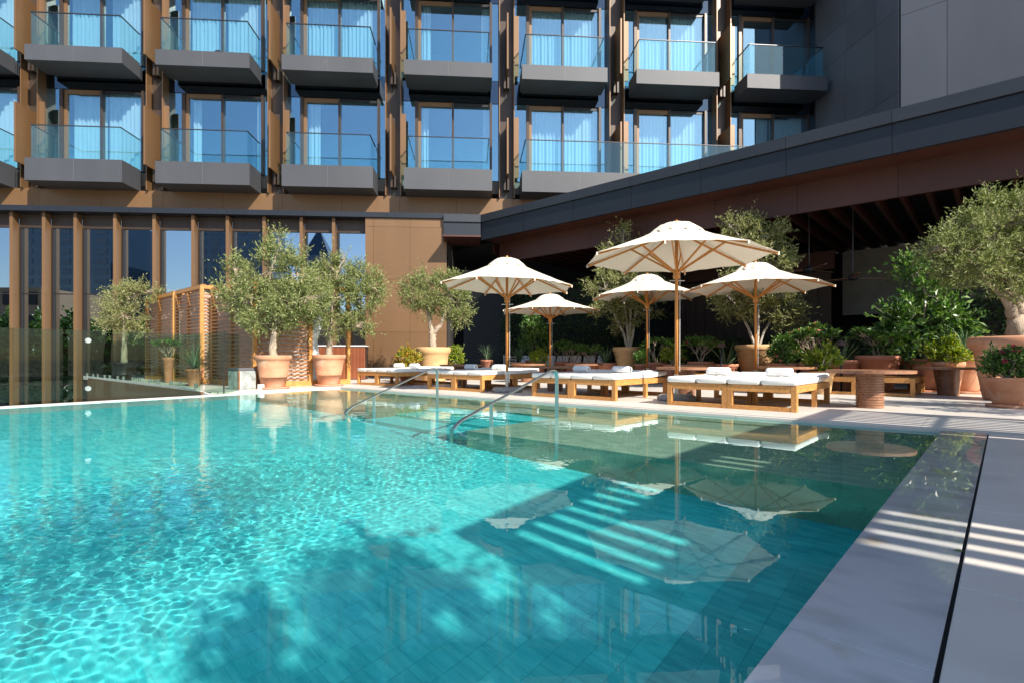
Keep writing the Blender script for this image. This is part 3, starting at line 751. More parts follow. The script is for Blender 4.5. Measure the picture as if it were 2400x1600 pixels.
# ================================================================ PARASOLS
def make_umbrella(label, loc, RR, zr, zt, base=True, seed=0, tilt=(0, 0), offs=-113.0):
    rr = random.Random(seed)
    u = thing('parasol', label, 'parasol', loc, 0, 'cream canvas parasols with wooden poles')
    zhub = zr - 0.22; zv = zt - 0.17
    def tl(x, y, z): return (x, y, z + tilt[0] * x + tilt[1] * y)
    corner = [(RR * math.cos(R(offs + 45 * k)), RR * math.sin(R(offs + 45 * k))) for k in range(8)]
    ri = 0.24
    for k in range(8):
        c0, c1 = corner[k], corner[(k + 1) % 8]; m = MB(); nu, nr = 8, 7
        for i in range(nr + 1):
            f = i / nr; rad = ri + (1 - ri) * f
            for j in range(nu + 1):
                g = j / nu; x = (c0[0] * (1 - g) + c1[0] * g); y = (c0[1] * (1 - g) + c1[1] * g)
                sag = 4 * g * (1 - g)
                inn = 1 - 0.018 * sag * f                                        # hem curves inward between the ribs
                z = zv + (zr - zv) * f - 0.018 * math.sin(f * 3.14159) + 0.014 * sag * f * rr.uniform(0.6, 1.3) + 0.006 * rr.uniform(-1, 1)
                m.v.append(tl(x * rad * inn, y * rad * inn, z + (0.03 * math.sin(g * 25 + k) * 0.12)))
        m.f += [(i * (nu + 1) + j, i * (nu + 1) + j + 1, (i + 1) * (nu + 1) + j + 1, (i + 1) * (nu + 1) + j) for i in range(nr) for j in range(nu)]
        p = ob('canopy_panel', m, 'canvas', u, smooth=True)
        rib = ob('rib', MB().bar(tl(0.05 * math.cos(R(offs + 45 * k)), 0.05 * math.sin(R(offs + 45 * k)), zv - 0.03 + 0.03), tl(c0[0] * 0.99, c0[1] * 0.99, zr - 0.028), 0.022, 0.032), 'pole_wood', u)
        q = (c0[0] * 0.50, c0[1] * 0.50, zv + (zr - zv) * 0.36 - 0.06)
        ob('strut', MB().bar((0.055 * math.cos(R(offs + 45 * k)), 0.055 * math.sin(R(offs + 45 * k)), zhub), tl(*q), 0.02, 0.032), 'pole_wood', u)
        ob('pocket', MB().box(-0.012, 0.012, -0.012, 0.012, -0.04, 0.012), 'canvas', rib).location = tl(c0[0] * 0.995, c0[1] * 0.995, zr - 0.01)
    m = MB(); nseg = 48; prof = [(0.03, zt), (0.16, zt - 0.015), (0.28, zt - 0.06), (0.40, zt - 0.15), (0.46, zt - 0.22)]
    for i, (r_, z) in enumerate(prof):
        for k in range(nseg):
            a = 6.28319 * k / nseg; f = i / 4
            puck = 1 + f * 0.05 * math.sin(a * 12 + rr.uniform(-0.4, 0.4)); dz = f * 0.028 * math.sin(a * 12 + 1.3 + 0.5 * math.sin(a * 3)) + f * rr.uniform(-0.008, 0.008)
            m.v.append(tl(r_ * RR / 1.6 * puck * math.cos(a), r_ * RR / 1.6 * puck * math.sin(a), z + dz))
    m.f += [(i * nseg + k, i * nseg + (k + 1) % nseg, (i + 1) * nseg + (k + 1) % nseg, (i + 1) * nseg + k) for i in range(4) for k in range(nseg)]
    ob('vent_cap', m, 'canvas', u, smooth=True)
    ob('finial', MB().lathe([(0.0, zt + 0.05), (0.025, zt + 0.04), (0.032, zt + 0.015), (0.02, zt - 0.01), (0.045, zt - 0.02), (0.0, zt - 0.03)], 12), 'pole_wood', u, smooth=True)
    ob('pole', MB().tube([(0, 0, 0.42), (0, 0, zt - 0.02)], 0.029, 14), 'pole_wood', u, smooth=True)
    hub = ob('hub', MB().lathe([(0.03, zhub - 0.13), (0.058, zhub - 0.12), (0.062, zhub - 0.06), (0.05, zhub - 0.05), (0.06, zhub - 0.03), (0.06, zhub + 0.03), (0.03, zhub + 0.04)], 16), 'pole_wood', u)
    ob('pin', MB().tube([(-0.12, 0, zhub - 0.16), (0.14, 0, zhub - 0.16)], 0.007, 6), 'steel', hub)
    ob('pulley_cord', MB().tube([(0.06, 0, zhub + 0.1), (0.055, 0, 0.5)], 0.004, 5), 'white_paint', u)
    if base:
        ob('base', MB().lathe([(0.0, 0.105), (0.27, 0.105), (0.315, 0.085), (0.335, 0.05), (0.325, 0.012), (0.30, 0.0)], 36), 'base_stone', u, smooth=True)
        ob('socket', MB().tube([(0, 0, 0.1), (0, 0, 0.45)], 0.036, 14).box(0.03, 0.055, -0.012, 0.012, 0.2, 0.44), 'steel', u)
    return u
make_umbrella('big cream parasol in front, tallest of the five, over the nearest loungers', W(1.74, 4.05, 0.012), 1.60, 2.45, 3.08, seed=1)
make_umbrella('leftmost of the two front parasols, beside the third pair of loungers', W(1.46, 7.80, 0.012), 1.47, 2.27, 2.90, seed=2, tilt=(-0.03, 0))
make_umbrella('cream parasol at the right of the back row, in front of the dark wood wall', W(6.07, 4.10, 0.012), 1.62, 2.36, 2.96, seed=3)
make_umbrella('cream parasol in the middle of the back row, left of the big parasol pole', W(6.95, 7.36, 0.012), 1.60, 2.48, 3.13, seed=4)
make_umbrella('smallest looking parasol at the left of the back row, partly under the front left parasol', W(6.5, 10.55, 0.012), 1.62, 2.22, 2.78, seed=5)

# ================================================================ ROUND TABLES
def make_table(label, loc, rot=0.0):
    t = thing('round_table', label, 'table', loc, rot, 'round wooden tables with ribbed drums')
    rt = 0.565; y0 = -rt
    wds = [0.20, 0.22, 0.29, 0.22, 0.20]
    for w_ in wds:                                       # top of five boards, cut to a circle
        ya, yb = y0 + 0.002, y0 + w_ - 0.002; y0 += w_
        pts = [(-math.sqrt(max(0.0, rt * rt - y * y)), y) for y in np.linspace(ya, yb, 7)] + [(math.sqrt(max(0.0, rt * rt - y * y)), y) for y in np.linspace(yb, ya, 7)]
        ob('board', MB().prism(pts, 0.515, 0.56), 'table_wood', t)
    prof = []
    for k in range(13):
        z = 0.012 + k * 0.0385
        prof += [(0.178, z), (0.178, z + 0.027), (0.166, z + 0.030), (0.166, z + 0.0365)]
    ob('drum', MB().lathe([(0.172, 0.0)] + prof + [(0.175, 0.514)], 34), 'table_wood', t)
    return t
TABS = [((2.41, 1.33), 'round wooden table with ribbed drum, alone at the right end of the nearest loungers'),
        ((6.6, 0.62), 'round wooden table with ribbed drum near the lemon tree at right'),
        ((2.95, 4.42), 'round wooden table behind the foot of the big parasol'),
        ((2.45, 7.25), 'round wooden table between the second and third pairs of loungers'),
        ((2.7, 10.65), 'round wooden table between the third and farthest pairs of loungers'),
        ((5.0, 3.15), 'round wooden table behind the nearest pair of loungers'),
        ((6.8, 5.9), 'round wooden table at the foot of the large pale pot, beside the back right parasol'),
        ((6.6, 9.3), 'round wooden table in the back row near the spiky plant'),
        ((5.4, 10.6), 'round wooden table at the foot of the leftmost back parasol')]
for (s0, t0), lab in TABS:
    make_table(lab, W(s0, t0, 0.012), ROT + random.uniform(-0.3, 0.3))

# ================================================================ POTS AND PLANTS
def pot_parts(t, rr, h, mat, saucer=True, kind='rim'):
    m = MB(); z0 = 0.05 if saucer else 0.0
    H = h - z0
    if kind == 'rim':
        prof = [(0.0, 0), (rr * 0.62, 0), (rr * 0.64, 0.02 * H), (rr * 0.74, 0.30 * H), (rr * 0.755, 0.30 * H), (rr * 0.765, 0.32 * H), (rr * 0.75, 0.335 * H), (rr * 0.90, 0.80 * H),
                (rr * 0.91, 0.82 * H), (rr * 0.93, 0.83 * H), (rr * 0.925, 0.85 * H), (rr * 0.98, 0.865 * H), (rr * 1.0, 0.91 * H), (rr * 1.0, 0.96 * H), (rr * 0.98, 0.995 * H), (rr * 0.93, H), (rr * 0.90, 0.97 * H), (rr * 0.88, 0.9 * H)]
    elif kind == 'bowl':
        prof = [(0.0, 0), (rr * 0.66, 0), (rr * 0.70, 0.05 * H), (rr * 0.80, 0.45 * H), (rr * 0.87, 0.78 * H), (rr * 0.90, 0.80 * H), (rr * 0.97, 0.84 * H), (rr * 1.0, 0.90 * H), (rr * 0.99, 0.97 * H), (rr * 0.95, H), (rr * 0.90, 0.98 * H), (rr * 0.88, 0.9 * H)]
    else:
        prof = [(0.0, 0), (rr * 0.58, 0), (rr * 0.60, 0.03 * H), (rr * 0.92, 0.86 * H), (rr * 0.95, 0.87 * H), (rr * 1.0, 0.90 * H), (rr * 1.0, 0.985 * H), (rr * 0.98, H), (rr * 0.91, H), (rr * 0.89, 0.9 * H)]
    ob('pot', m.lathe([(r_, z + z0) for r_, z in prof], 40), mat, t, smooth=True)
    ob('soil', MB().lathe([(0.0, h - 0.10 * H + 0.01), (rr * 0.90, h - 0.10 * H)], 24), 'soil', t)
    if saucer:
        ob('saucer', MB().lathe([(0.0, 0.0), (rr * 0.80, 0.0), (rr * 0.86, 0.02), (rr * 0.86, 0.045), (rr * 0.80, 0.05), (0.0, 0.045)], 32), mat, t)
def unit(v): return v / np.maximum(np.linalg.norm(v, axis=-1, keepdims=True), 1e-9)
def leaves(name, parent, mat, pos, dirs, ln, wd, seed, fold=0.0):
    r = np.random.RandomState(seed); n = len(pos)
    d = unit(dirs); side = unit(np.cross(d, unit(r.normal(size=(n, 3)))))
    L_ = (ln * r.uniform(0.65, 1.25, n))[:, None]; w_ = (wd * r.uniform(0.7, 1.2, n))[:, None]
    up = np.cross(side, d)
    a = pos; b_ = pos + d * L_ * 0.45 + side * w_ * 0.5 + up * w_ * 0.25; c = pos + d * L_ - up * L_ * 0.08; e = pos + d * L_ * 0.45 - side * w_ * 0.5 + up * w_ * 0.25
    V = np.stack([a, b_, c, e], 1).reshape(-1, 3); Q = np.arange(4 * n).reshape(-1, 4)
    return link(name, np_mesh(name, V, Q), mat, parent)
def crown_points(lobes, ntw, per, tl, seed, up=0.35, shell=0.5):
    r = np.random.RandomState(seed)
    lob = np.array(lobes, float); wt = lob[:, 3] * lob[:, 4] * 1.0 + 1e-6; wt /= wt.sum()
    k = r.choice(len(lob), ntw, p=wt); d = unit(r.normal(size=(ntw, 3)))
    rad = (shell ** 3 + (1 - shell ** 3) * r.uniform(0, 1, ntw)) ** (1 / 3) * r.uniform(0.86, 1.08, ntw)
    ext = np.stack([lob[k, 3], lob[k, 3], lob[k, 4]], 1)
    base = lob[k, :3] + d * ext * rad[:, None]
    # clumps: pull twigs towards random clump centres so light and dark masses form
    nc = max(6, ntw // 30); cen = base[r.choice(ntw, nc)]
    j = np.argmin(((base[:, None, :] - cen[None]) ** 2).sum(-1), 1)
    base = base + (cen[j] - base) * r.uniform(0.25, 0.72, ntw)[:, None]
    td = unit(d * 0.75 + np.array([0, 0, up]) + r.normal(size=(ntw, 3)) * 0.42)
    tlen = tl * r.uniform(0.45, 1.5, ntw) * np.where(r.rand(ntw) < 0.05, 1.9, 1.0)
    f = np.tile(np.linspace(0.05, 1.0, per), (ntw, 1))
    pos = base[:, None, :] + td[:, None, :] * (tlen[:, None] * f)[..., None]
    ld = unit(td[:, None, :] * 0.75 + r.normal(size=(ntw, per, 3)) * 0.62)
    return pos.reshape(-1, 3), ld.reshape(-1, 3), base, td, tlen
def twigs(name, parent, mat, base, td, tlen, root, n, seed, r0=0.006):
    r = np.random.RandomState(seed); m = MB()
    for i in r.choice(len(base), min(n, len(base)), replace=False):
        p = Vector(base[i]); q = p + Vector(td[i]) * float(tlen[i]) * 0.9
        c = Vector(root[int(np.argmin([(p - Vector(x)).length for x in root]))])
        mid = (p + c) / 2 + Vector((0, 0, 0.04)) + Vector(r.normal(size=3) * 0.05)
        m.tube([c, mid, p, q], [r0 * 2.2, r0 * 1.5, r0, r0 * 0.4], 4, cap=False)
    return ob(name, m, mat, parent, smooth=True)
def make_tree(name, label, loc, potspec, trunk, lobes, ntw, leafmat='leaf_olive', group=None, ll=0.085, lw=0.024, per=9, tl=0.24, seed=0, bark='bark', limbs=None, rz=0.0, shell=0.5, up=0.35):
    t = thing(name, label, 'potted tree', loc, rz, group)
    if potspec: pot_parts(t, *potspec)
    m = MB()
    roots = []
    for path, rads in trunk:
        pts = [Vector(p) for p in path]; fine = []; fr = []
        for i in range(len(pts) - 1):
            for k in range(4):
                f = k / 4; j = Vector((random.uniform(-1, 1), random.uniform(-1, 1), 0)) * rads[i] * 0.18 if k else Vector()
                fine.append(pts[i].lerp(pts[i + 1], f) + j); fr.append((rads[i] * (1 - f) + rads[i + 1] * f) * random.uniform(0.9, 1.12))
        fine.append(pts[-1]); fr.append(rads[-1])
        m.tube(fine, fr, 9)
        roots.append(fine[-1]); roots.append(fine[len(fine) * 2 // 3])
    tr = ob('trunk', m, bark, t, smooth=True)
    pos, ld, base, td, tlen = crown_points(lobes, ntw, per, tl, seed, up, shell)
    lm = MB()
    for (x, y, z, rx, rz_) in lobes:
        c = min(roots, key=lambda q: (q - Vector((x, y, z))).length)
        lm.tube([c, c.lerp(Vector((x, y, z)), 0.5) + Vector((0, 0, 0.05)), (x, y, z), (x + rx * 0.3, y, z + rz_ * 0.5)], [0.028, 0.02, 0.012, 0.005], 5, cap=False)
        roots.append(Vector((x, y, z)))
    ob('limb', lm, bark, t, smooth=True)
    cr = leaves('crown', t, leafmat, pos, ld, ll, lw, seed + 1)
    ob('twig', twigs_mb(base, td, tlen, roots, max(60, ntw // 9), seed + 2), bark, cr, smooth=True)
    return t
def twigs_mb(base, td, tlen, root, n, seed, r0=0.0045):
    r = np.random.RandomState(seed); m = MB()
    for i in r.choice(len(base), min(n, len(base)), replace=False):
        p = Vector(base[i]); q = p + Vector(td[i]) * float(tlen[i]) * 0.95
        c = min(root, key=lambda x: (p - x).length)
        mid = (p + c) / 2 + Vector((0, 0, 0.03)) + Vector(r.normal(size=3) * 0.04)
        m.tube([c, mid, p, q], [r0 * 2.0, r0 * 1.5, r0, r0 * 0.5], 4, cap=False)
    return m
# lobes: x (right), y (away), z, horizontal radius, vertical radius - measured in the photograph at each tree's distance
p1 = ground(641, 911); p2 = ground(771, 904)
make_tree('potted_olive_tree', 'wide shaggy olive tree in the left terracotta pot at the corner of the pool', (p1.x, p1.y, 0.012), (0.42, 0.80, 'terracotta', True, 'rim'),
    [([(0, 0, 0.7), (-0.02, 0.02, 1.0), (0.03, 0, 1.35)], [0.105, 0.085, 0.06])],
    [(-0.15, 0, 2.0, 0.80, 0.55), (0.35, 0.1, 1.95, 0.62, 0.50), (-0.75, 0, 2.2, 0.50, 0.55), (-0.95, 0, 2.85, 0.30, 0.48), (-0.05, 0, 2.85, 0.42, 0.60), (0.10, 0.05, 3.35, 0.24, 0.42), (0.60, 0, 2.7, 0.42, 0.40),
     (0.78, 0, 2.15, 0.45, 0.42), (0.10, -0.1, 1.55, 0.55, 0.30), (-0.45, 0, 1.55, 0.35, 0.25), (0.45, 0, 3.05, 0.30, 0.3)], 2100, group='potted olive trees', seed=21)
make_tree('potted_olive_tree', 'olive tree in the right terracotta pot at the pool corner, before the bar', (p2.x, p2.y, 0.012), (0.43, 0.82, 'terracotta', True, 'rim'),
    [([(0, 0, 0.7), (0.0, 0.02, 1.0), (0.06, 0, 1.4)], [0.10, 0.08, 0.06])],
    [(0.1, 0, 2.3, 0.75, 0.60), (0.75, 0, 2.35, 0.62, 0.62), (-0.45, 0.05, 2.2, 0.55, 0.5), (0.9, 0, 2.85, 0.45, 0.38), (0.2, 0, 2.95, 0.52, 0.42), (-0.3, 0, 2.8, 0.40, 0.35), (0.42, 0, 3.35, 0.13, 0.35), (0.75, 0, 1.55, 0.35, 0.28),
     (0.1, 0, 1.6, 0.40, 0.28), (1.15, 0, 2.6, 0.30, 0.30), (-0.05, 0, 3.2, 0.28, 0.22), (1.35, 0, 2.4, 0.16, 0.16)], 2100, leafmat='leaf_olive', group='potted olive trees', seed=31)
q = ray_d(290, 17.6)
make_tree('potted_olive_tree', 'leftmost olive tree, behind the glass fence at the far end of the cabanas', (q.x, q.y, 0.012), (0.40, 0.60, 'frame_dark', False, 'rim'),
    [([(0, 0, 0.5), (0.02, 0, 1.0), (0.0, 0, 1.6)], [0.10, 0.08, 0.06])],
    [(0.0, 0, 2.05, 0.62, 0.48), (-0.30, 0, 2.6, 0.42, 0.42), (0.40, 0, 2.75, 0.42, 0.38), (-0.42, 0, 1.9, 0.36, 0.36), (0.1, 0, 3.0, 0.34, 0.25), (0.85, 0, 2.9, 0.25, 0.22), (0.2, 0, 1.6, 0.42, 0.25)], 1000, leafmat='leaf_olive_dry', group='potted olive trees', seed=41)
q = ray_d(1016, 16.9)
make_tree('potted_olive_tree', 'rounded olive tree with forked trunk in the pale sand coloured pot by the brown wall', (q.x, q.y, 0.012), (0.55, 1.07, 'sandstone_pot', False, 'bowl'),
    [([(0, 0, 0.95), (-0.02, 0, 1.35), (-0.05, 0, 1.55)], [0.13, 0.11, 0.10]), ([(-0.05, 0, 1.5), (-0.12, 0.02, 1.9), (-0.2, 0, 2.3)], [0.085, 0.07, 0.05]), ([(-0.03, 0, 1.5), (0.22, 0, 1.75), (0.38, 0, 2.15)], [0.085, 0.07, 0.05])],
    [(-0.3, 0, 2.75, 0.75, 0.58), (0.35, 0, 2.65, 0.70, 0.60), (0.0, 0, 3.1, 0.70, 0.40), (-0.65, 0, 2.7, 0.40, 0.45), (0.75, 0, 2.45, 0.42, 0.50), (0.85, 0, 1.95, 0.28, 0.35), (0.55, 0, 3.15, 0.32, 0.3), (0.45, 0, 2.2, 0.4, 0.3), (1.05, 0, 2.2, 0.14, 0.2)],
    1700, leafmat='leaf_olive', group='potted olive trees', seed=51, shell=0.62)
q = ray_s(1473, 7.95)
make_tree('potted_tree', 'tall loose tree with many thin stems in a pale pot, behind the middle parasols', (q.x, q.y, 0.012), (0.50, 1.07, 'sandstone_pot', False, 'flared'),
    [([(0, 0, 0.95), (-0.15, 0, 1.5), (-0.5, 0, 2.2)], [0.045, 0.04, 0.025]), ([(0.03, 0, 0.95), (-0.03, 0, 1.6), (-0.15, 0, 2.5)], [0.05, 0.04, 0.03]), ([(0.05, 0, 0.95), (0.15, 0, 1.6), (0.3, 0, 2.6)], [0.045, 0.04, 0.03]), ([(-0.03, 0, 0.95), (0.05, 0, 1.6), (0.1, 0, 3.0)], [0.04, 0.035, 0.02])],
    [(-0.75, 0, 2.9, 0.62, 0.75), (0.1, 0, 2.9, 0.75, 0.9), (-0.2, 0, 2.2, 0.8, 0.45), (0.75, 0.1, 2.8, 0.62, 0.8), (-0.25, 0, 3.9, 0.65, 0.6), (-0.15, 0, 4.65, 0.16, 0.50), (-0.65, 0, 4.3, 0.12, 0.25), (0.5, 0, 3.6, 0.5, 0.7), (0.6, 0.1, 4.25, 0.35, 0.3), (-0.05, 0, 1.75, 0.35, 0.3), (-0.85, 0, 2.3, 0.45, 0.35)],
    1500, leafmat='leaf_olive_dry', group='potted trees before the pavilion', ll=0.10, lw=0.036, seed=61, bark='bark_pale', shell=0.45)
q = ray_s(1772, 7.85)
make_tree('potted_tree', 'tall bushy tree in a large pale square shouldered pot, behind the back right parasol', (q.x, q.y, 0.012), (0.54, 1.08, 'sandstone_pot', False, 'flared'),
    [([(0, 0, 0.95), (-0.2, 0, 1.5), (-0.45, 0, 2.0)], [0.04, 0.035, 0.025]), ([(0.03, 0, 0.95), (0.05, 0, 1.6), (0.1, 0, 2.6)], [0.045, 0.04, 0.03]), ([(0.05, 0, 0.95), (0.2, 0, 1.4), (0.5, 0, 1.9)], [0.035, 0.03, 0.02])],
    [(-0.3, 0, 2.3, 0.75, 0.62), (0.5, 0, 2.3, 0.72, 0.68), (-0.65, 0, 2.25, 0.45, 0.45), (0.85, 0, 1.85, 0.40, 0.42), (0.1, 0, 3.1, 0.75, 0.55), (-0.4, 0, 3.9, 0.40, 0.55), (0.25, 0, 3.95, 0.55, 0.45), (-0.72, 0, 4.25, 0.16, 0.35), (0.75, 0, 3.35, 0.45, 0.5), (-0.1, 0, 4.3, 0.25, 0.25), (0.6, 0, 4.1, 0.3, 0.3)],
    1900, leafmat='leaf_olive_dry', group='potted trees before the pavilion', ll=0.10, lw=0.03, seed=71, bark='bark_pale', shell=0.45)
q = ray_d(2392, 9.2)
make_tree('potted_olive_tree', 'huge old olive tree with thick trunk in a very large pot at the right edge', (q.x, q.y, 0.012), (0.72, 1.10, 'terracotta', False, 'bowl'),
    [([(-0.02, 0, 0.95), (-0.03, 0, 1.12), (-0.06, 0, 1.35), (-0.1, 0, 1.55)], [0.22, 0.165, 0.135, 0.12]), ([(-0.12, 0, 1.45), (-0.25, 0, 1.75), (-0.55, 0, 2.05), (-0.7, 0, 2.25)], [0.085, 0.075, 0.06, 0.045]), ([(-0.05, 0, 1.5), (-0.15, 0, 1.95), (-0.42, 0, 2.3), (-0.5, 0, 2.75)], [0.11, 0.09, 0.075, 0.05]), ([(0.05, 0, 1.4), (0.25, 0, 1.8), (0.45, 0, 2.4)], [0.10, 0.085, 0.06])],
    [(-0.55, 0, 2.55, 0.70, 0.52), (-1.10, 0, 2.50, 0.52, 0.40), (-0.75, 0, 2.1, 0.50, 0.30), (-0.35, 0, 3.0, 0.60, 0.42), (0.5, 0, 2.7, 0.8, 0.7), (-1.52, 0, 2.58, 0.25, 0.18), (-0.90, 0, 2.95, 0.30, 0.24), (-0.62, 0, 3.25, 0.17, 0.30), (0.1, 0, 3.25, 0.5, 0.3), (0.2, -0.3, 2.2, 0.5, 0.35), (-0.35, -0.2, 1.8, 0.35, 0.2), (0.0, 0.5, 2.6, 0.7, 0.6), (-1.1, 0, 2.2, 0.35, 0.22)],
    2300, leafmat='leaf_olive', group='potted olive trees', seed=81, ll=0.082, lw=0.020, per=11, shell=0.5)

# smaller plants -------------------------------------------------
def bush(t, mat, w, h, z0, n, ll, lw, seed, flowers=0, fmat='petal_pink', stem=True, per=6):
    lobes = [(0, 0, z0 + h * 0.5, w * 0.42, h * 0.42), (-w * 0.25, 0, z0 + h * 0.45, w * 0.3, h * 0.33), (w * 0.25, 0.05, z0 + h * 0.5, w * 0.28, h * 0.36), (0.05 * w, 0, z0 + h * 0.78, w * 0.24, h * 0.26), (-0.15 * w, 0, z0 + h * 0.7, w * 0.22, h * 0.25)]
    pos, ld, base, td, tlen = crown_points(lobes, n, per, ll * 1.6, seed, 0.5, 0.45)
    leaves('foliage', t, mat, pos, ld, ll, lw, seed + 1)
    if stem:
        ob('stem', twigs_mb(base, td, tlen, [Vector((0, 0, z0))], 26, seed + 2, 0.006), 'bark_pale', t, smooth=True)
    if flowers:
        r = np.random.RandomState(seed + 5); i = r.choice(len(base), flowers, replace=False)
        for q_ in i:
            fp = base[q_] + td[q_] * 0.09 + r.normal(size=(26, 3)) * 0.014
            leaves('flower', t, fmat, fp, r.normal(size=(26, 3)), 0.035, 0.03, seed + 6)
def rosette_leaves(t, mat, cz, n, ln, wd, seed, arch=0.5, el=(0.1, 1.4), name='foliage', cx=0, cy=0):
    r = random.Random(seed); m = MB()
    for k in range(n):
        az = r.uniform(0, 6.283); e = r.uniform(*el); L_ = ln * r.uniform(0.7, 1.1); c, s_ = math.cos(az), math.sin(az); vs = []
        ns = 5
        for i in range(ns + 1):
            f = i / ns; ee = e - arch * f * f * 1.6
            if i == 0: x, z = 0.02, cz
            else: x += L_ / ns * math.cos(ee); z += L_ / ns * math.sin(ee)
            ww = wd * (0.6 + 1.2 * f - 1.75 * f * f) * 0.9 + 0.001
            vs += [(cx + x * c - ww * s_ / 2, cy + x * s_ + ww * c / 2, z), (cx + x * c + ww * s_ / 2, cy + x * s_ - ww * c / 2, z)]
        m.add(vs, [(2 * i, 2 * i + 1, 2 * i + 3, 2 * i + 2) for i in range(ns)])
    return ob(name, m, mat, t)
def desert_rose(t, w, h, z0, seed, flowers=0, fmat='petal_pink', heads=22):
    r = random.Random(seed); m = MB(); tips = []
    def grow(p, d, L_, rad, lev):
        q_ = p + d * L_
        m.tube([p, p.lerp(q_, 0.5) + Vector((r.uniform(-1, 1), r.uniform(-1, 1), 0)) * L_ * 0.1, q_], [rad, rad * 0.85, rad * 0.7], 6, cap=False)
        if lev == 0: tips.append((q_, d)); return
        for k in range(r.choice((2, 2, 3))):
            dd = (d + Vector((r.uniform(-1, 1), r.uniform(-1, 1), r.uniform(-0.1, 0.5))) * 0.75).normalized()
            dd = Vector((dd.x * w / h * 1.1, dd.y * w / h * 1.1, dd.z)).normalized()
            grow(q_, dd, L_ * r.uniform(0.7, 0.95), rad * 0.68, lev - 1)
    for k in range(6):
        a = 1.05 * k + r.uniform(-0.5, 0.5)
        grow(Vector((0.03 * math.cos(a), 0.03 * math.sin(a), z0 - 0.02)), Vector((0.45 * math.cos(a), 0.45 * math.sin(a), 1)).normalized(), h * 0.30, 0.014, 2)
    ob('stem', m, 'bark', t, smooth=True)
    P, D = [], []
    rr = np.random.RandomState(seed)
    for p, d in tips:
        for k in range(26):
            a = rr.uniform(0, 6.28); v = Vector((math.cos(a), math.sin(a), rr.uniform(-0.15, 0.9)))
            P.append(tuple(p + Vector(rr.normal(size=3) * 0.012))); D.append(tuple(v + d * 0.4))
    leaves('foliage', t, 'leaf_green', np.array(P), np.array(D), 0.15, 0.045, seed + 1)
    if flowers:
        i = rr.choice(len(tips), min(flowers, len(tips)), replace=False)
        for k in i:
            fp = np.array(tips[k][0] + Vector((0, 0, 0.05))) + rr.normal(size=(14, 3)) * 0.02
            leaves('flower', t, fmat, fp, rr.normal(size=(14, 3)), 0.05, 0.04, seed + 3)
def plant(kind, px, s, label, potr, poth, w, h, seed, potmat='terracotta_red', saucer=False, d=None, potkind='flared', **k):
    p = ray_s(px, s) if d is None else ray_d(px, d)
    t = thing('potted_plant', label, 'potted plant', (p.x, p.y, 0.012), random.uniform(0, 6), 'potted plants')
    if d is None: poth *= 1.32; potr *= 1.08
    pot_parts(t, potr, poth, potmat, saucer, potkind)
    z0 = poth - 0.05
    if kind == 'bush': bush(t, k.get('mat', 'leaf_green'), w, h, z0, k.get('n', 330), k.get('ll', 0.075), k.get('lw', 0.042), seed, k.get('flowers', 0), k.get('fmat', 'petal_pink'))
    elif kind == 'spiky': rosette_leaves(t, 'leaf_blade', z0 + k.get('lift', 0.06), k.get('n', 70), h, k.get('lw', 0.022), seed, k.get('arch', 0.35)); ob('stem', MB().tube([(0, 0, z0 - 0.05), (0.01, 0, z0 + k.get('lift', 0.06) + 0.02)], 0.03, 8), 'bark', t)
    elif kind == 'agave': rosette_leaves(t, 'leaf_blade', z0, k.get('n', 20), h, 0.075, seed, 0.12, (0.55, 1.45))
    elif kind == 'rose': desert_rose(t, w, h, z0, seed, k.get('flowers', 0), k.get('fmat', 'petal_pink'))
    return t
plant('bush', 955, 0, 'low yellow and red croton bush left of the pale sand coloured pot', 0.32, 0.42, 0.95, 0.62, 101, d=16.3, mat='leaf_croton', n=420, ll=0.075, lw=0.05)
plant('bush', 1068, 0, 'low bright green bush right of the pale sand coloured pot', 0.30, 0.42, 0.55, 0.78, 103, d=17.6, mat='leaf_lime', n=420, ll=0.07, lw=0.04)
plant('spiky', 1056, 0, 'small spiky plant peeking over the pale sand coloured pot', 0.25, 0.62, 0.5, 0.55, 105, d=18.4, n=30)
plant('spiky', 1142, 7.9, 'spiky green plant in shade left of the front left parasol pole', 0.26, 0.50, 0.7, 0.72, 107, n=46)
plant('spiky', 1218, 7.2, 'fountain shaped spiky plant right of the front left parasol pole', 0.27, 0.44, 0.9, 0.70, 109, potmat='terracotta', n=85, lift=0.12)
plant('bush', 1250, 7.9, 'upright glossy lemon bush beside the leftmost back parasol pole', 0.28, 0.50, 1.1, 1.75, 111, n=620, ll=0.11, lw=0.06)
plant('bush', 1262, 6.9, 'low bright green bush at the foot of the leftmost back parasol', 0.24, 0.42, 0.62, 0.45, 113, mat='leaf_lime', n=260)
plant('rose', 1318, 7.9, 'branching green shrub just right of the leftmost back parasol pole', 0.26, 0.46, 0.9, 0.95, 115)
plant('rose', 1345, 7.6, 'leafy shrub with pale stems between the back parasols', 0.30, 0.44, 0.8, 0.85, 117)
plant('rose', 1383, 7.4, 'pale stemmed shrub in a red terracotta bowl left of the tall tree pot', 0.29, 0.44, 0.9, 0.80, 119)
plant('agave', 1420, 7.5, 'dark agave in a red terracotta bowl beside the tall tree pot', 0.29, 0.44, 0.8, 0.62, 121)
plant('bush', 1508, 7.5, 'small green shrub with pink flowers right of the tall tree pot', 0.26, 0.42, 0.55, 0.55, 123, n=260, flowers=4)
plant('rose', 1541, 7.6, 'upright leafy shrub left of the big parasol pole', 0.30, 0.46, 0.75, 0.95, 125)
plant('bush', 1578, 7.2, 'low flowering bush directly behind the big parasol pole', 0.27, 0.42, 0.7, 0.55, 127, mat='leaf_lime', n=300, flowers=8)
plant('rose', 1642, 7.2, 'desert rose with crimson flowers in a wide terracotta bowl', 0.33, 0.48, 1.05, 0.95, 129, flowers=7, fmat='petal_red')
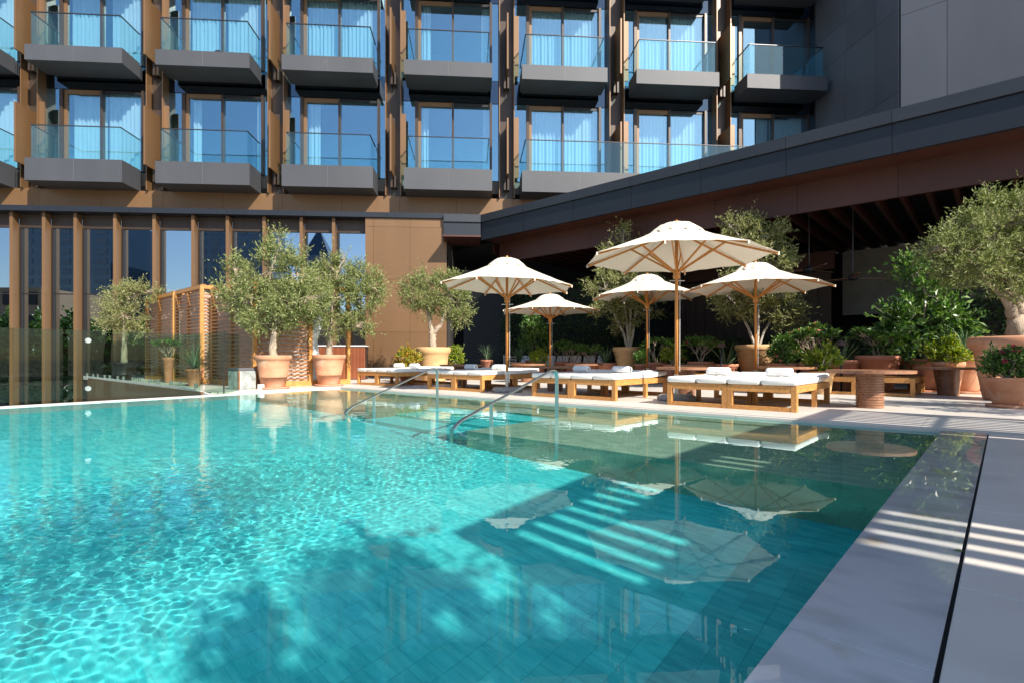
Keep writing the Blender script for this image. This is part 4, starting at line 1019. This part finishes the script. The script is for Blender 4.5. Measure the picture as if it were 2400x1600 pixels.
plant('agave', 1702, 7.1, 'tall agave in a terracotta bowl left of the large pale pot', 0.28, 0.44, 0.9, 0.68, 131, n=24)
plant('bush', 1838, 7.0, 'broad bush dotted with coral flowers right of the large pale pot', 0.32, 0.46, 1.0, 0.62, 133, mat='leaf_green', n=520, flowers=22)
plant('rose', 1908, 6.9, 'tall desert rose with pink flowers in front of the dark wood wall', 0.30, 0.48, 1.15, 1.15, 135, flowers=11)
plant('bush', 1924, 5.4, 'bright lime green bush in a small pale terracotta bowl', 0.24, 0.36, 0.62, 0.52, 137, potmat='sandstone_pot', mat='leaf_lime', n=330, potkind='bowl')
plant('agave', 1976, 7.0, 'agave with upright leaves around a small garden lamp', 0.33, 0.52, 0.9, 0.60, 139, n=18, potmat='terracotta_red')
plant('rose', 2058, 7.2, 'wide desert rose with drooping leaf heads behind the lone round table', 0.42, 0.60, 1.9, 0.95, 141, flowers=0)
plant('bush', 2222, 7.0, 'pale green bush with pink flowers beside the long leaved plant', 0.26, 0.50, 0.72, 0.45, 143, potmat='terracotta', mat='leaf_lime', n=360, flowers=7)
plant('spiky', 2263, 7.6, 'plant with long drooping strap leaves at the left of the very large pot', 0.34, 0.60, 1.0, 0.95, 145, potmat='terracotta', saucer=True, n=90, arch=0.85, lw=0.035)
plant('bush', 2362, 0, 'small dark bush with magenta flowers in the front pot at the right edge', 0.295, 0.45, 0.62, 0.48, 147, potmat='terracotta', saucer=True, d=7.95, mat='leaf_green', n=420, ll=0.06, lw=0.035, flowers=6, fmat='petal_red')
q = ray_s(2165, 7.75)
make_tree('potted_lemon_tree', 'broad glossy lemon tree in a flared terracotta pot near the right edge', (q.x, q.y, 0.012), (0.46, 0.72, 'terracotta_red', True, 'flared'),
    [([(0.05, 0, 0.6), (0.05, 0, 1.0), (0.03, 0, 1.5)], [0.045, 0.04, 0.03])],
    [(0.0, 0, 1.55, 0.62, 0.42), (-0.5, 0, 1.35, 0.42, 0.38), (0.55, 0, 1.5, 0.45, 0.36), (0.05, 0, 2.1, 0.40, 0.40), (-0.15, 0, 2.6, 0.28, 0.35), (-0.6, 0, 1.0, 0.35, 0.3), (0.4, 0, 1.95, 0.3, 0.28), (-0.75, 0, 1.6, 0.2, 0.2), (0.85, 0, 1.45, 0.22, 0.2)],
    520, leafmat='leaf_green', seed=91, ll=0.15, lw=0.075, per=7, tl=0.3, bark='bark_pale', shell=0.4)

# ================================================================ SMALL FIXTURES
def bollard(px, py, d, label):
    z = EYE + (YH - py) / F * d; p = ray_d(px, d)
    t = thing('garden_lamp', label, 'lamp', (p.x, p.y, 0.012), 0, 'mushroom garden lamps')
    ob('post', MB().tube([(0, 0, 0), (0, 0, z)], 0.022, 10), 'rail_dark', t, smooth=True)
    ob('shade', MB().lathe([(0.105, z - 0.03), (0.11, z), (0.085, z + 0.06), (0.03, z + 0.085), (0.0, z + 0.09)], 20), 'dark_wood', t, smooth=True)
bollard(1972, 808, 11.3, 'brown mushroom garden lamp among the agave leaves behind the lone round table')
bollard(1691, 812, 13.3, 'brown mushroom garden lamp beside the tall agave left of the large pale pot')
bollard(2220, 820, 11.2, 'brown mushroom garden lamp above the pink flowering bush at right')

def handrail(t0, spost, smid, slow, ztop, label):
    h = thing('handrail', label, 'handrail', W(spost, t0, 0), ROT, 'steel rails of the pool stairs')
    L_ = slow - spost                                    # runs towards negative s
    pts = [(0.0, 0, -0.6), (0.0, 0, ztop - 0.14)]
    slope = Vector((L_ + 0.1, 0, 0.02 - ztop)); a1 = slope.normalized()
    top = Vector((-0.06, 0, ztop))
    for k in range(1, 8):
        f = k / 8; p0 = Vector((0, 0, ztop - 0.14)); p1_ = Vector((0, 0, ztop + 0.02)); p2_ = Vector((0, 0, ztop)) + a1 * 0.2
        pts.append(tuple(p0 * (1 - f) ** 2 + p1_ * 2 * f * (1 - f) + p2_ * f * f))
    end = Vector((L_, 0, 0.03))
    st0 = Vector(pts[-1])
    pts += [tuple(st0.lerp(end, f)) for f in (0.3, 0.6, 0.9)]
    for k in range(1, 7):
        f = k / 6; p0 = st0.lerp(end, 0.9); p1_ = end + (end - st0) * 0.06; p2_ = Vector((end.x + (end.x - st0.x) * 0.03, 0, end.z - 0.2))
        pts.append(tuple(p0 * (1 - f) ** 2 + p1_ * 2 * f * (1 - f) + p2_ * f * f))
    pts.append((pts[-1][0], 0, -0.85))
    r = ob('rail', MB().strip(pts, 0.052, 0.014, (0, 1, 0)), 'steel', h, smooth=False); receiver(r)
    f = (smid - spost) / L_
    zm = st0.z + (end.z - st0.z) * f - 0.02
    receiver(ob('post', MB().box(smid - spost - 0.008, smid - spost + 0.008, -0.024, 0.024, -0.8, zm + 0.035), 'steel', h))
handrail(4.36, -1.28, -2.55, -3.12, 0.622, 'nearer stainless steel stair rail standing in the pool')
handrail(6.72, -1.40, -2.60, -3.05, 0.622, 'farther stainless steel stair rail standing in the pool')

lf = ground(2248, 1294)
leaf = ob('fallen_leaf', MB().add([(0, -0.018, 0.001), (0.012, 0, 0.004), (0, 0.02, 0.002), (-0.012, 0, 0.005), (0, -0.017, 0.0), (0.011, 0, 0.003), (0, 0.019, 0.001), (-0.011, 0, 0.004)], [(0, 1, 2, 3), (7, 6, 5, 4), (0, 4, 5, 1), (1, 5, 6, 2), (2, 6, 7, 3), (3, 7, 4, 0)]), 'leaf_lime')
tag(leaf, 'small fallen green leaf on the wet stone coping', 'leaf'); leaf.location = (lf.x, lf.y, 0.007); leaf.rotation_euler = (0, 0, 1.2)

# ---------------------------------------------------------------- glass fence
fence = thing('glass_fence', 'frameless glass fence along the infinity edge at left', 'fence', O, ROT)
js = [-13.2, -11.0, -8.85, -6.95, -5.05, -3.12]
for s0, s1 in zip(js, js[1:]):
    t0, t1 = tinf(s0) + 0.62, tinf(s1) + 0.62
    ob('glass_panel', MB().prism([(s0 + 0.006, t0), (s1 - 0.006, t1), (s1 - 0.006, t1 + 0.016), (s0 + 0.006, t0 + 0.016)], -0.9, 1.24), 'fence_glass', fence)
    for z in ((1.06, 0.20) if s1 < -4 else ()):
        c = MB().lathe([(0.0, -0.02), (0.045, -0.02), (0.045, 0.02), (0.0, 0.02)], 16)
        o = ob('point_fixing', c, 'steel', fence, smooth=False); o.rotation_euler = (R(90), 0, 0); o.location = (s1, tinf(s1) + 0.60, z)
f2 = thing('glass_fence', 'frameless glass fence on the white kerb of the cabana terrace', 'fence', O, ROT)
for j in range(7):
    t0 = 12.5 + 1.75 * j
    ob('glass_panel', MB().box(-3.058, -3.042, t0 + 0.006, t0 + 1.744, 0.09, 1.27), 'fence_glass', f2)
    for q_ in (0.35, 1.4):
        ob('clamp', MB().box(-3.075, -3.025, t0 + q_, t0 + q_ + 0.09, 0.09, 0.20), 'steel', f2)
f3 = thing('glass_gate', 'open glass gate panel at the corner of the pool beside the silvery block', 'gate', O, ROT)
for (s0, t0), (s1, t1) in (((-3.02, 12.42), (-2.86, 11.82)), ((-2.86, 11.82), (-2.22, 12.72))):
    d = Vector((s1 - s0, t1 - t0, 0)).normalized(); n_ = Vector((-d.y, d.x, 0)) * 0.008
    a_, b_ = Vector((s0, t0, 0)) + d * 0.01, Vector((s1, t1, 0)) - d * 0.01
    ob('glass_panel', MB().prism([tuple((a_ + n_)[:2]), tuple((b_ + n_)[:2]), tuple((b_ - n_)[:2]), tuple((a_ - n_)[:2])], 0.012, 1.27), 'fence_glass', f3)
ob('edge_trim', MB().box(-2.87, -2.85, 11.81, 11.83, 0.012, 1.30), 'frame_dark', f3)

blk = thing('stone_block', 'silvery rough stone block with a grey lid beside the slatted cabana', 'block', W(-1.95, 13.25, 0.012), ROT + 0.2)
ob('body', MB().box(-0.22, 0.22, -0.22, 0.22, 0, 0.44), 'stone_block', blk, bev=0.02)
ob('lid', MB().box(-0.23, 0.23, -0.23, 0.23, 0.442, 0.50), 'tower_panel', blk, bev=0.01)
ob('corner_strip', MB().box(-0.235, -0.20, -0.235, -0.20, 0, 0.441), 'table_wood', blk)
lt = thing('spotlight', 'small white ground spotlight left of the left terracotta pot', 'lamp', W(-1.72, 12.75, 0.012), ROT)
ob('body', MB().box(-0.05, 0.05, -0.08, 0.08, 0.03, 0.12), 'white_paint', lt, bev=0.01)
ob('foot', MB().box(-0.06, 0.06, -0.06, 0.06, 0, 0.028), 'white_paint', lt)

# ---------------------------------------------------------------- bar counter
bc = ray_d(804, 18.4)
bar = thing('bar_counter', 'red brown slatted bar counter with white top behind the cabana', 'counter', (bc.x, bc.y, 0.012), FA)
ob('core', MB().box(-0.80, 0.80, -0.24, 0.3, 0, 1.12), 'dark_wood', bar)
ob('top', MB().box(-0.85, 0.85, -0.32, 0.35, 1.125, 1.16), 'white_paint', bar)
sp = None
for k in range(34):
    if sp is None: sp = ob('slat', MB().box(0, 0.034, -0.02, 0.02, 0.02, 1.11), 'bar_wood', bar); o = sp
    else: o = share('slat', sp, bar)
    o.location = (-0.80 + k * 0.0473, -0.262, 0)

# ---------------------------------------------------------------- slatted cabanas
def cabana(label, s0, s1, t0, t1, h, bays_b, front='half', curtain=True):
    c = thing('cabana', label, 'cabana', W(s0, t0, 0.012), ROT, 'slatted teak cabanas')
    ls, lt_ = s1 - s0, t1 - t0; g = 0.10
    posts = [(0, 0), (ls - g, 0), (0, lt_ - g), (ls - g, lt_ - g)]
    if front == 'half': posts.append((ls * 0.54, 0))
    for x, y in posts:
        ob('post', MB().box(x, x + g, y, y + g, 0, h - 0.1), 'teak', c, bev=0.004)
    for x in (0.004, ls - g + 0.004):
        ob('beam', MB().box(x, x + g - 0.008, 0, lt_, h - 0.099, h), 'teak', c)
    for y in (0.004, lt_ - g + 0.004):
        ob('beam', MB().box(g + 0.001, ls - g - 0.001, y, y + g - 0.008, h - 0.098, h - 0.002), 'teak', c)
    ob('floor_beam', MB().box(0.01, 0.09, g + 0.001, lt_ - g - 0.001, 0.0, 0.16), 'teak', c)
    ob('floor_beam', MB().box(g + 0.001, ls - g - 0.001, 0.01, 0.09, 0.0, 0.14), 'teak', c)
    for k in range(1, bays_b):
        y = lt_ * k / bays_b
        ob('stud', MB().box(0.012, 0.085, y, y + 0.05, 0.161, h - 0.1), 'teak', c)
    ns = int((h - 0.3) / 0.098); p = None
    for k in range(ns):
        z = 0.19 + k * 0.098
        if p is None: p = ob('slat', MB().box(-0.012, 0.016, g, lt_ - g, 0, 0.036), 'teak_slat', c); o = p
        else: o = share('slat', p, c)
        o.location = (0, 0, z)
    if front == 'half':
        p = None
        for k in range(ns):
            z = 0.17 + k * 0.098
            if p is None: p = ob('slat', MB().box(g, ls * 0.54, -0.012, 0.016, 0, 0.036), 'teak_slat', c); o = p
            else: o = share('slat', p, c)
            o.location = (0, 0, z)
    elif front == 'full':
        p = None
        for k in range(ns):
            z = 0.17 + k * 0.098
            if p is None: p = ob('slat', MB().box(g, ls - g, -0.012, 0.016, 0, 0.036), 'teak_slat', c); o = p
            else: o = share('slat', p, c)
            o.location = (0, 0, z)
    def cloth(a0, a1, axis, off, z0, z1, sd, mat='cabana_cloth'):
        m = MB(); n_ = max(12, int((a1 - a0) / 0.03)); r = random.Random(sd); vs = []
        for zz in (z0, z1):
            for i in range(n_ + 1):
                a = a0 + (a1 - a0) * i / n_; y = off + 0.025 * math.sin(a * 31 + sd) + 0.012 * math.sin(a * 13 + 2 * sd)
                vs.append((a, y, zz) if axis == 's' else (y, a, zz))
        m.add(vs, [(i, i + 1, n_ + 2 + i, n_ + 1 + i) for i in range(n_)])
        return ob('curtain', m, mat, c, smooth=True)
    cloth(g + 0.02, lt_ - g - 0.02, 't', 0.14, 0.1, h - 0.12, 3)
    if front == 'half': cloth(g + 0.02, ls * 0.54, 's', 0.14, 0.1, h - 0.12, 5)
    if front == 'full': cloth(g + 0.02, ls - g, 's', 0.14, 0.1, h - 0.12, 5)
    if curtain:                                           # white drape gathered at the post
        m = MB(); n_ = 22; zs = np.linspace(0.06, h - 0.12, 14); vs = []
        for zz in zs:
            f = (zz - 0.06) / (h - 0.18); wd_ = 0.22 + 0.42 * max(0.0, (f - 0.42) / 0.58) ** 1.5 - 0.08 * math.exp(-((f - 0.45) / 0.12) ** 2)
            for i in range(n_ + 1):
                u = i / n_; vs.append((ls * 0.54 + 0.1 + u * wd_, 0.05 + 0.04 * math.sin(u * 30 + 1.5 * f), zz))
        m.add(vs, [(j * (n_ + 1) + i, j * (n_ + 1) + i + 1, (j + 1) * (n_ + 1) + i + 1, (j + 1) * (n_ + 1) + i) for j in range(len(zs) - 1) for i in range(n_)])
        ob('drape', m, 'curtain', c, smooth=True)
    rf = None
    for k in range(int(ls / 0.2)):
        if rf is None: rf = ob('roof_slat', MB().box(0, 0.12, 0.02, lt_ - 0.02, 0.001, 0.03), 'teak_slat', c); o = rf
        else: o = share('roof_slat', rf, c)
        o.location = (0.04 + k * 0.2, 0, h)
    return c
cabana('nearest slatted teak cabana behind the two potted olive trees, with a white tied drape', -1.58, 1.10, 13.52, 16.45, 2.70, 2)
cabana('middle slatted teak cabana, its bright corner post left of the left olive tree', -1.78, 0.2, 16.65, 18.95, 2.80, 2, front='full', curtain=False)
cabana('farthest slatted teak cabana at the left, next to the leftmost olive tree', -1.80, -0.6, 19.05, 22.2, 2.80, 2, front='none', curtain=False)
pl = plant('rose', 395, 0, 'flowering shrub in a tall vase before the far cabana, seen through the glass fence', 0.16, 0.75, 0.6, 0.7, 151, d=16.0, flowers=5)
plant('spiky', 455, 0, 'wispy grass like plant before the middle cabana, seen through the glass fence', 0.22, 0.45, 0.6, 0.85, 153, d=14.0, n=80, arch=0.5)

# ---------------------------------------------------------------- under the pavilion roof
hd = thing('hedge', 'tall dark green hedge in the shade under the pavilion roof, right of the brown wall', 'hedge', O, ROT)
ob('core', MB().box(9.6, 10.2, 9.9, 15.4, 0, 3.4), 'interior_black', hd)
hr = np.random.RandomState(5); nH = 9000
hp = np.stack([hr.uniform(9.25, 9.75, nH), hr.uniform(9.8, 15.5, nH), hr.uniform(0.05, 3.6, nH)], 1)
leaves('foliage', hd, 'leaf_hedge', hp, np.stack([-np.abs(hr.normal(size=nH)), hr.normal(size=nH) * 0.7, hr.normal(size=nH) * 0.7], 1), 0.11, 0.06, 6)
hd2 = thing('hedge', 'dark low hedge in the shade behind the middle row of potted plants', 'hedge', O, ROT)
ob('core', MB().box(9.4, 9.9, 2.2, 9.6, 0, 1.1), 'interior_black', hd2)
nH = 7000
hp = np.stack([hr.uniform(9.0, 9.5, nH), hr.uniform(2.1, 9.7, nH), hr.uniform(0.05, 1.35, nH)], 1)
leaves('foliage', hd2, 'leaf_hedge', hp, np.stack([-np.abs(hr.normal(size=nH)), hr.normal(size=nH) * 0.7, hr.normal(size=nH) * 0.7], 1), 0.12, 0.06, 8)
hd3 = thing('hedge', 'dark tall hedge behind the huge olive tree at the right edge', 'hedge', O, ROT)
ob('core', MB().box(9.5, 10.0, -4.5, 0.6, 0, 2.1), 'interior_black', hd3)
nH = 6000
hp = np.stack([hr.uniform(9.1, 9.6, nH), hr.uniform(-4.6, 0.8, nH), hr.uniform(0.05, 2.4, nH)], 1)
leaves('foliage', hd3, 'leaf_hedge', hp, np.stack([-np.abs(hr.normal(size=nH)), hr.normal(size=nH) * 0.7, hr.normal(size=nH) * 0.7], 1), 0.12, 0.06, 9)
sofa = thing('sofa', 'low sofa with a row of pale grey cushions in the shade before the hedge', 'sofa', W(8.55, 9.9, 0.012), ROT)
ob('seat', MB().box(0, 0.75, 0, 4.2, 0.12, 0.40), 'dark_wood', sofa)
ob('backrest', MB().box(0.60, 0.72, 0, 4.2, 0.401, 0.75), 'dark_wood', sofa)
for k in range(7):
    cmb = MB().box(-0.06, 0.06, -0.25, 0.25, 0, 0.44)
    o = ob('cushion', cmb, 'cushion' if k % 3 else 'towel', sofa, smooth=True, bev=0.05, seg=3); o.location = (0.48, 0.32 + 0.59 * k, 0.40); o.rotation_euler = (0, R(14 + 4 * (k % 2)), R(random.uniform(-12, 12)))
ch = thing('garden_chair', 'small pale wooden chair left of the sofa beside the green bush', 'chair', W(7.75, 13.2, 0.012), ROT + 0.6)
for x in (0, 0.46):
    for y in (0, 0.46):
        ob('leg', MB().box(x, x + 0.04, y, y + 0.04, 0, 0.43 if x == 0 else 0.85), 'bark_pale', ch)
ob('seat', MB().box(-0.01, 0.51, -0.01, 0.51, 0.431, 0.47), 'bark_pale', ch)
for k in range(3):
    ob('back_slat', MB().box(0.475, 0.49, 0.041, 0.459, 0.55 + 0.1 * k, 0.60 + 0.1 * k), 'bark_pale', ch)

# ================================================================ OUT OF FRAME: what casts the striped and dappled shade
HR = 3.2
perg = thing('pergola', 'slatted timber pergola standing right of the pool, just outside the picture', 'pergola', W(-0.216 * HR, -1.327 * HR, 0.0), ROT)
# coordinates below: where each piece's shadow falls on the deck
def pg(name, s0, s1, t0, t1, z0=HR - 0.03, z1=HR):
    return ob(name, MB().box(s0, s1, t0, t1, z0, z1), 'teak', perg)
pg('edge_beam', -4.80, 1.80, 1.50, 1.70, HR - 0.06, HR + 0.04)
pg('beam', -4.58, 1.60, 0.455, 0.53, HR - 0.06, HR - 0.031)
pg('edge_beam', -4.80, -4.58, -3.2, 1.499, HR - 0.05, HR + 0.035)
pg('edge_beam', 1.60, 1.80, -3.2, 1.499, HR - 0.05, HR + 0.035)
pg('beam', -4.58, 1.60, -1.3, -1.1, HR - 0.06, HR - 0.031)
pg('board', -4.58, 1.60, -3.2, -1.301)
pg('board', -6.6, -4.81, -3.2, 0.47)  # solid panel added past the pergola end to shade the near coping and deck
pg('board', -2.47, 0.06, 0.475, 1.495, HR + 0.002, HR + 0.02)  # panels from here on are added to close slots, in place of shading foliage
pg('board', -3.82, -2.475, 0.475, 1.02, HR + 0.002, HR + 0.02)
pg('board', -3.82, -0.42, -1.09, 0.38, HR + 0.002, HR + 0.02)
pg('board', -0.20, 0.22, -1.09, 0.38, HR + 0.002, HR + 0.02)
k = 0; pz = None
c0 = -4.475
while True:
    c = c0 + 0.188 * k
    if c + 0.04 > 1.58: break
    sl = c + 0.038
    if pz is None: pz = ob('slat', MB().box(0, 0.112, -1.1, 1.498, HR - 0.03, HR), 'teak', perg); o = pz
    else: o = share('slat', pz, perg)
    o.location = (sl, 0, 0); k += 1
ob('slat', MB().box(-4.58, -4.513, -1.1, 1.498, HR - 0.03, HR), 'teak', perg)
for s0 in (-4.75, -1.6, 1.65):
    for t0 in (-3.1, 1.52):
        ob('post', MB().box(s0, s0 + 0.12, t0, t0 + 0.12, 0.012, HR - 0.061), 'teak', perg)
shade = []
for s_, t_, z_, r_ in [(-5.35, 0.75, 4.2, 0.42), (-5.75, 0.95, 4.4, 0.42), (-5.35, 1.45, 4.3, 0.22), (-5.65, 1.65, 4.6, 0.20), (-6.15, 1.15, 4.3, 0.30), (-6.05, 0.45, 4.5, 0.5), (-5.4, 0.1, 4.2, 0.5),
                      (-6.6, 0.7, 4.6, 0.32), (-6.25, 1.55, 4.4, 0.16), (-5.2, 1.80, 4.1, 0.12), (-6.8, 0.0, 4.5, 0.5), (-6.0, -0.6, 4.7, 0.8), (-7.0, -0.9, 4.5, 0.7), (-5.1, -0.9, 4.3, 0.6), (-5.95, 1.85, 4.2, 0.11)]:
    w_ = W(s_ - 0.216 * z_, t_ - 1.327 * z_) - W(-7.1, -6.5)
    shade.append((w_.x, w_.y, z_, r_, r_ * 0.8))
make_tree('shade_tree', 'spreading olive tree behind the camera whose shadow falls on the pool floor', W(-7.1, -6.5, 0.012), None,
    [([(0, 0, 0), (0.05, 0, 1.2), (0.0, 0.1, 2.8)], [0.2, 0.16, 0.12])], shade,
    1250, leafmat='leaf_olive', seed=201, ll=0.12, lw=0.045, per=9, tl=0.26)
make_tree('shade_tree', 'olive tree outside the right edge of the picture, dappling the far deck', W(3.0, -3.6, 0.012), None,
    [([(0, 0, 0), (0.05, 0, 1.2), (0.0, 0.1, 2.0)], [0.16, 0.12, 0.1])],
    [(0, 0, 2.9, 1.1, 0.8), (0.8, 0.3, 2.7, 0.8, 0.6), (-0.7, 0.5, 2.8, 0.7, 0.6), (0.3, -0.8, 2.8, 0.9, 0.6)],
    620, leafmat='leaf_olive', seed=211, ll=0.12, lw=0.04, per=9, tl=0.3)

# ---------------------------------------------------------------- city behind the camera, seen only in the mirror glass
def city_block(name, label, u0, u1, dist, h, mat, rows, cols, wmat, pointed=False):
    v0, v1 = (u0 * dist, dist), (u1 * dist, dist)
    a_, b_ = mirror(v0), mirror(v1)
    d = (b_ - a_); ln = d.length; rz = math.atan2(d.y, d.x)
    t = thing(name, label, 'building', (a_.x, a_.y, -4.6), rz)
    dep = ln * 0.8
    # depth goes away from the hotel
    nn = Vector((-d.y, d.x, 0)).normalized(); sgn = 1 if nn.y < 0 else -1
    y0, y1 = (0, dep) if sgn > 0 else (-dep, 0)
    ob('wall', MB().box(0, ln, y0, y1, 0, h), mat, t)
    yf = 0.0 if sgn < 0 else 0.0
    e = 0.12
    pr = None
    wpx, hpx = ln / cols, h / rows
    for r_ in range(rows):
        for c_ in range(cols):
            if pr is None: pr = ob('window', MB().box(wpx * 0.18, wpx * 0.82, -e, e, hpx * 0.25, hpx * 0.8), wmat, t); o = pr
            else: o = share('window', pr, t)
            o.location = (wpx * c_, 0, hpx * r_)
    if pointed: ob('roof', MB().add([(0, y0, h), (ln, y0, h), (ln, y1, h), (0, y1, h), (ln / 2, (y0 + y1) / 2, h * 1.25)], [(0, 1, 4), (1, 2, 4), (2, 3, 4), (3, 0, 4)]), mat, t)
    return t
city_block('office_tower', 'dark blue glass office tower mirrored in the left windows of the hotel', -0.93, -0.755, 150, 45, 'tower_glass', 16, 5, 'tower_line')
city_block('office_tower', 'dark blue tower mirrored in the middle windows of the hotel', -0.595, -0.47, 170, 50, 'tower_glass', 16, 5, 'tower_line')
city_block('office_tower', 'slim pointed tower mirrored in the right windows of the hotel', -0.395, -0.345, 180, 40, 'tower_glass', 12, 3, 'tower_line', True)
city_block('town_house', 'beige rendered house mirrored in the far left windows of the hotel', -1.12, -0.885, 62, 13.5, 'beige_render', 5, 6, 'interior_black')
for k, (u, dist) in enumerate([(-0.99, 46), (-0.91, 43), (-0.83, 46), (-0.755, 44)]):
    p = mirror((u * dist, dist))
    make_tree('street_tree', 'dark leafy street tree mirrored in the lower left windows, number %s from the left' % ('one', 'two', 'three', 'four')[k], (p.x, p.y, -4.6), None,
        [([(0, 0, 0), (0, 0, 1.2), (0, 0, 2.5)], [0.2, 0.16, 0.1])], [(0, 0, 5.4, 2.9, 2.6), (1.6, 0, 4.0, 2.0, 2.4), (-1.6, 0, 3.8, 2.0, 2.4), (0, 0, 7.6, 2.0, 1.5)],
        1100, leafmat='leaf_green', seed=301 + k, ll=0.38, lw=0.26, per=6, tl=0.6)
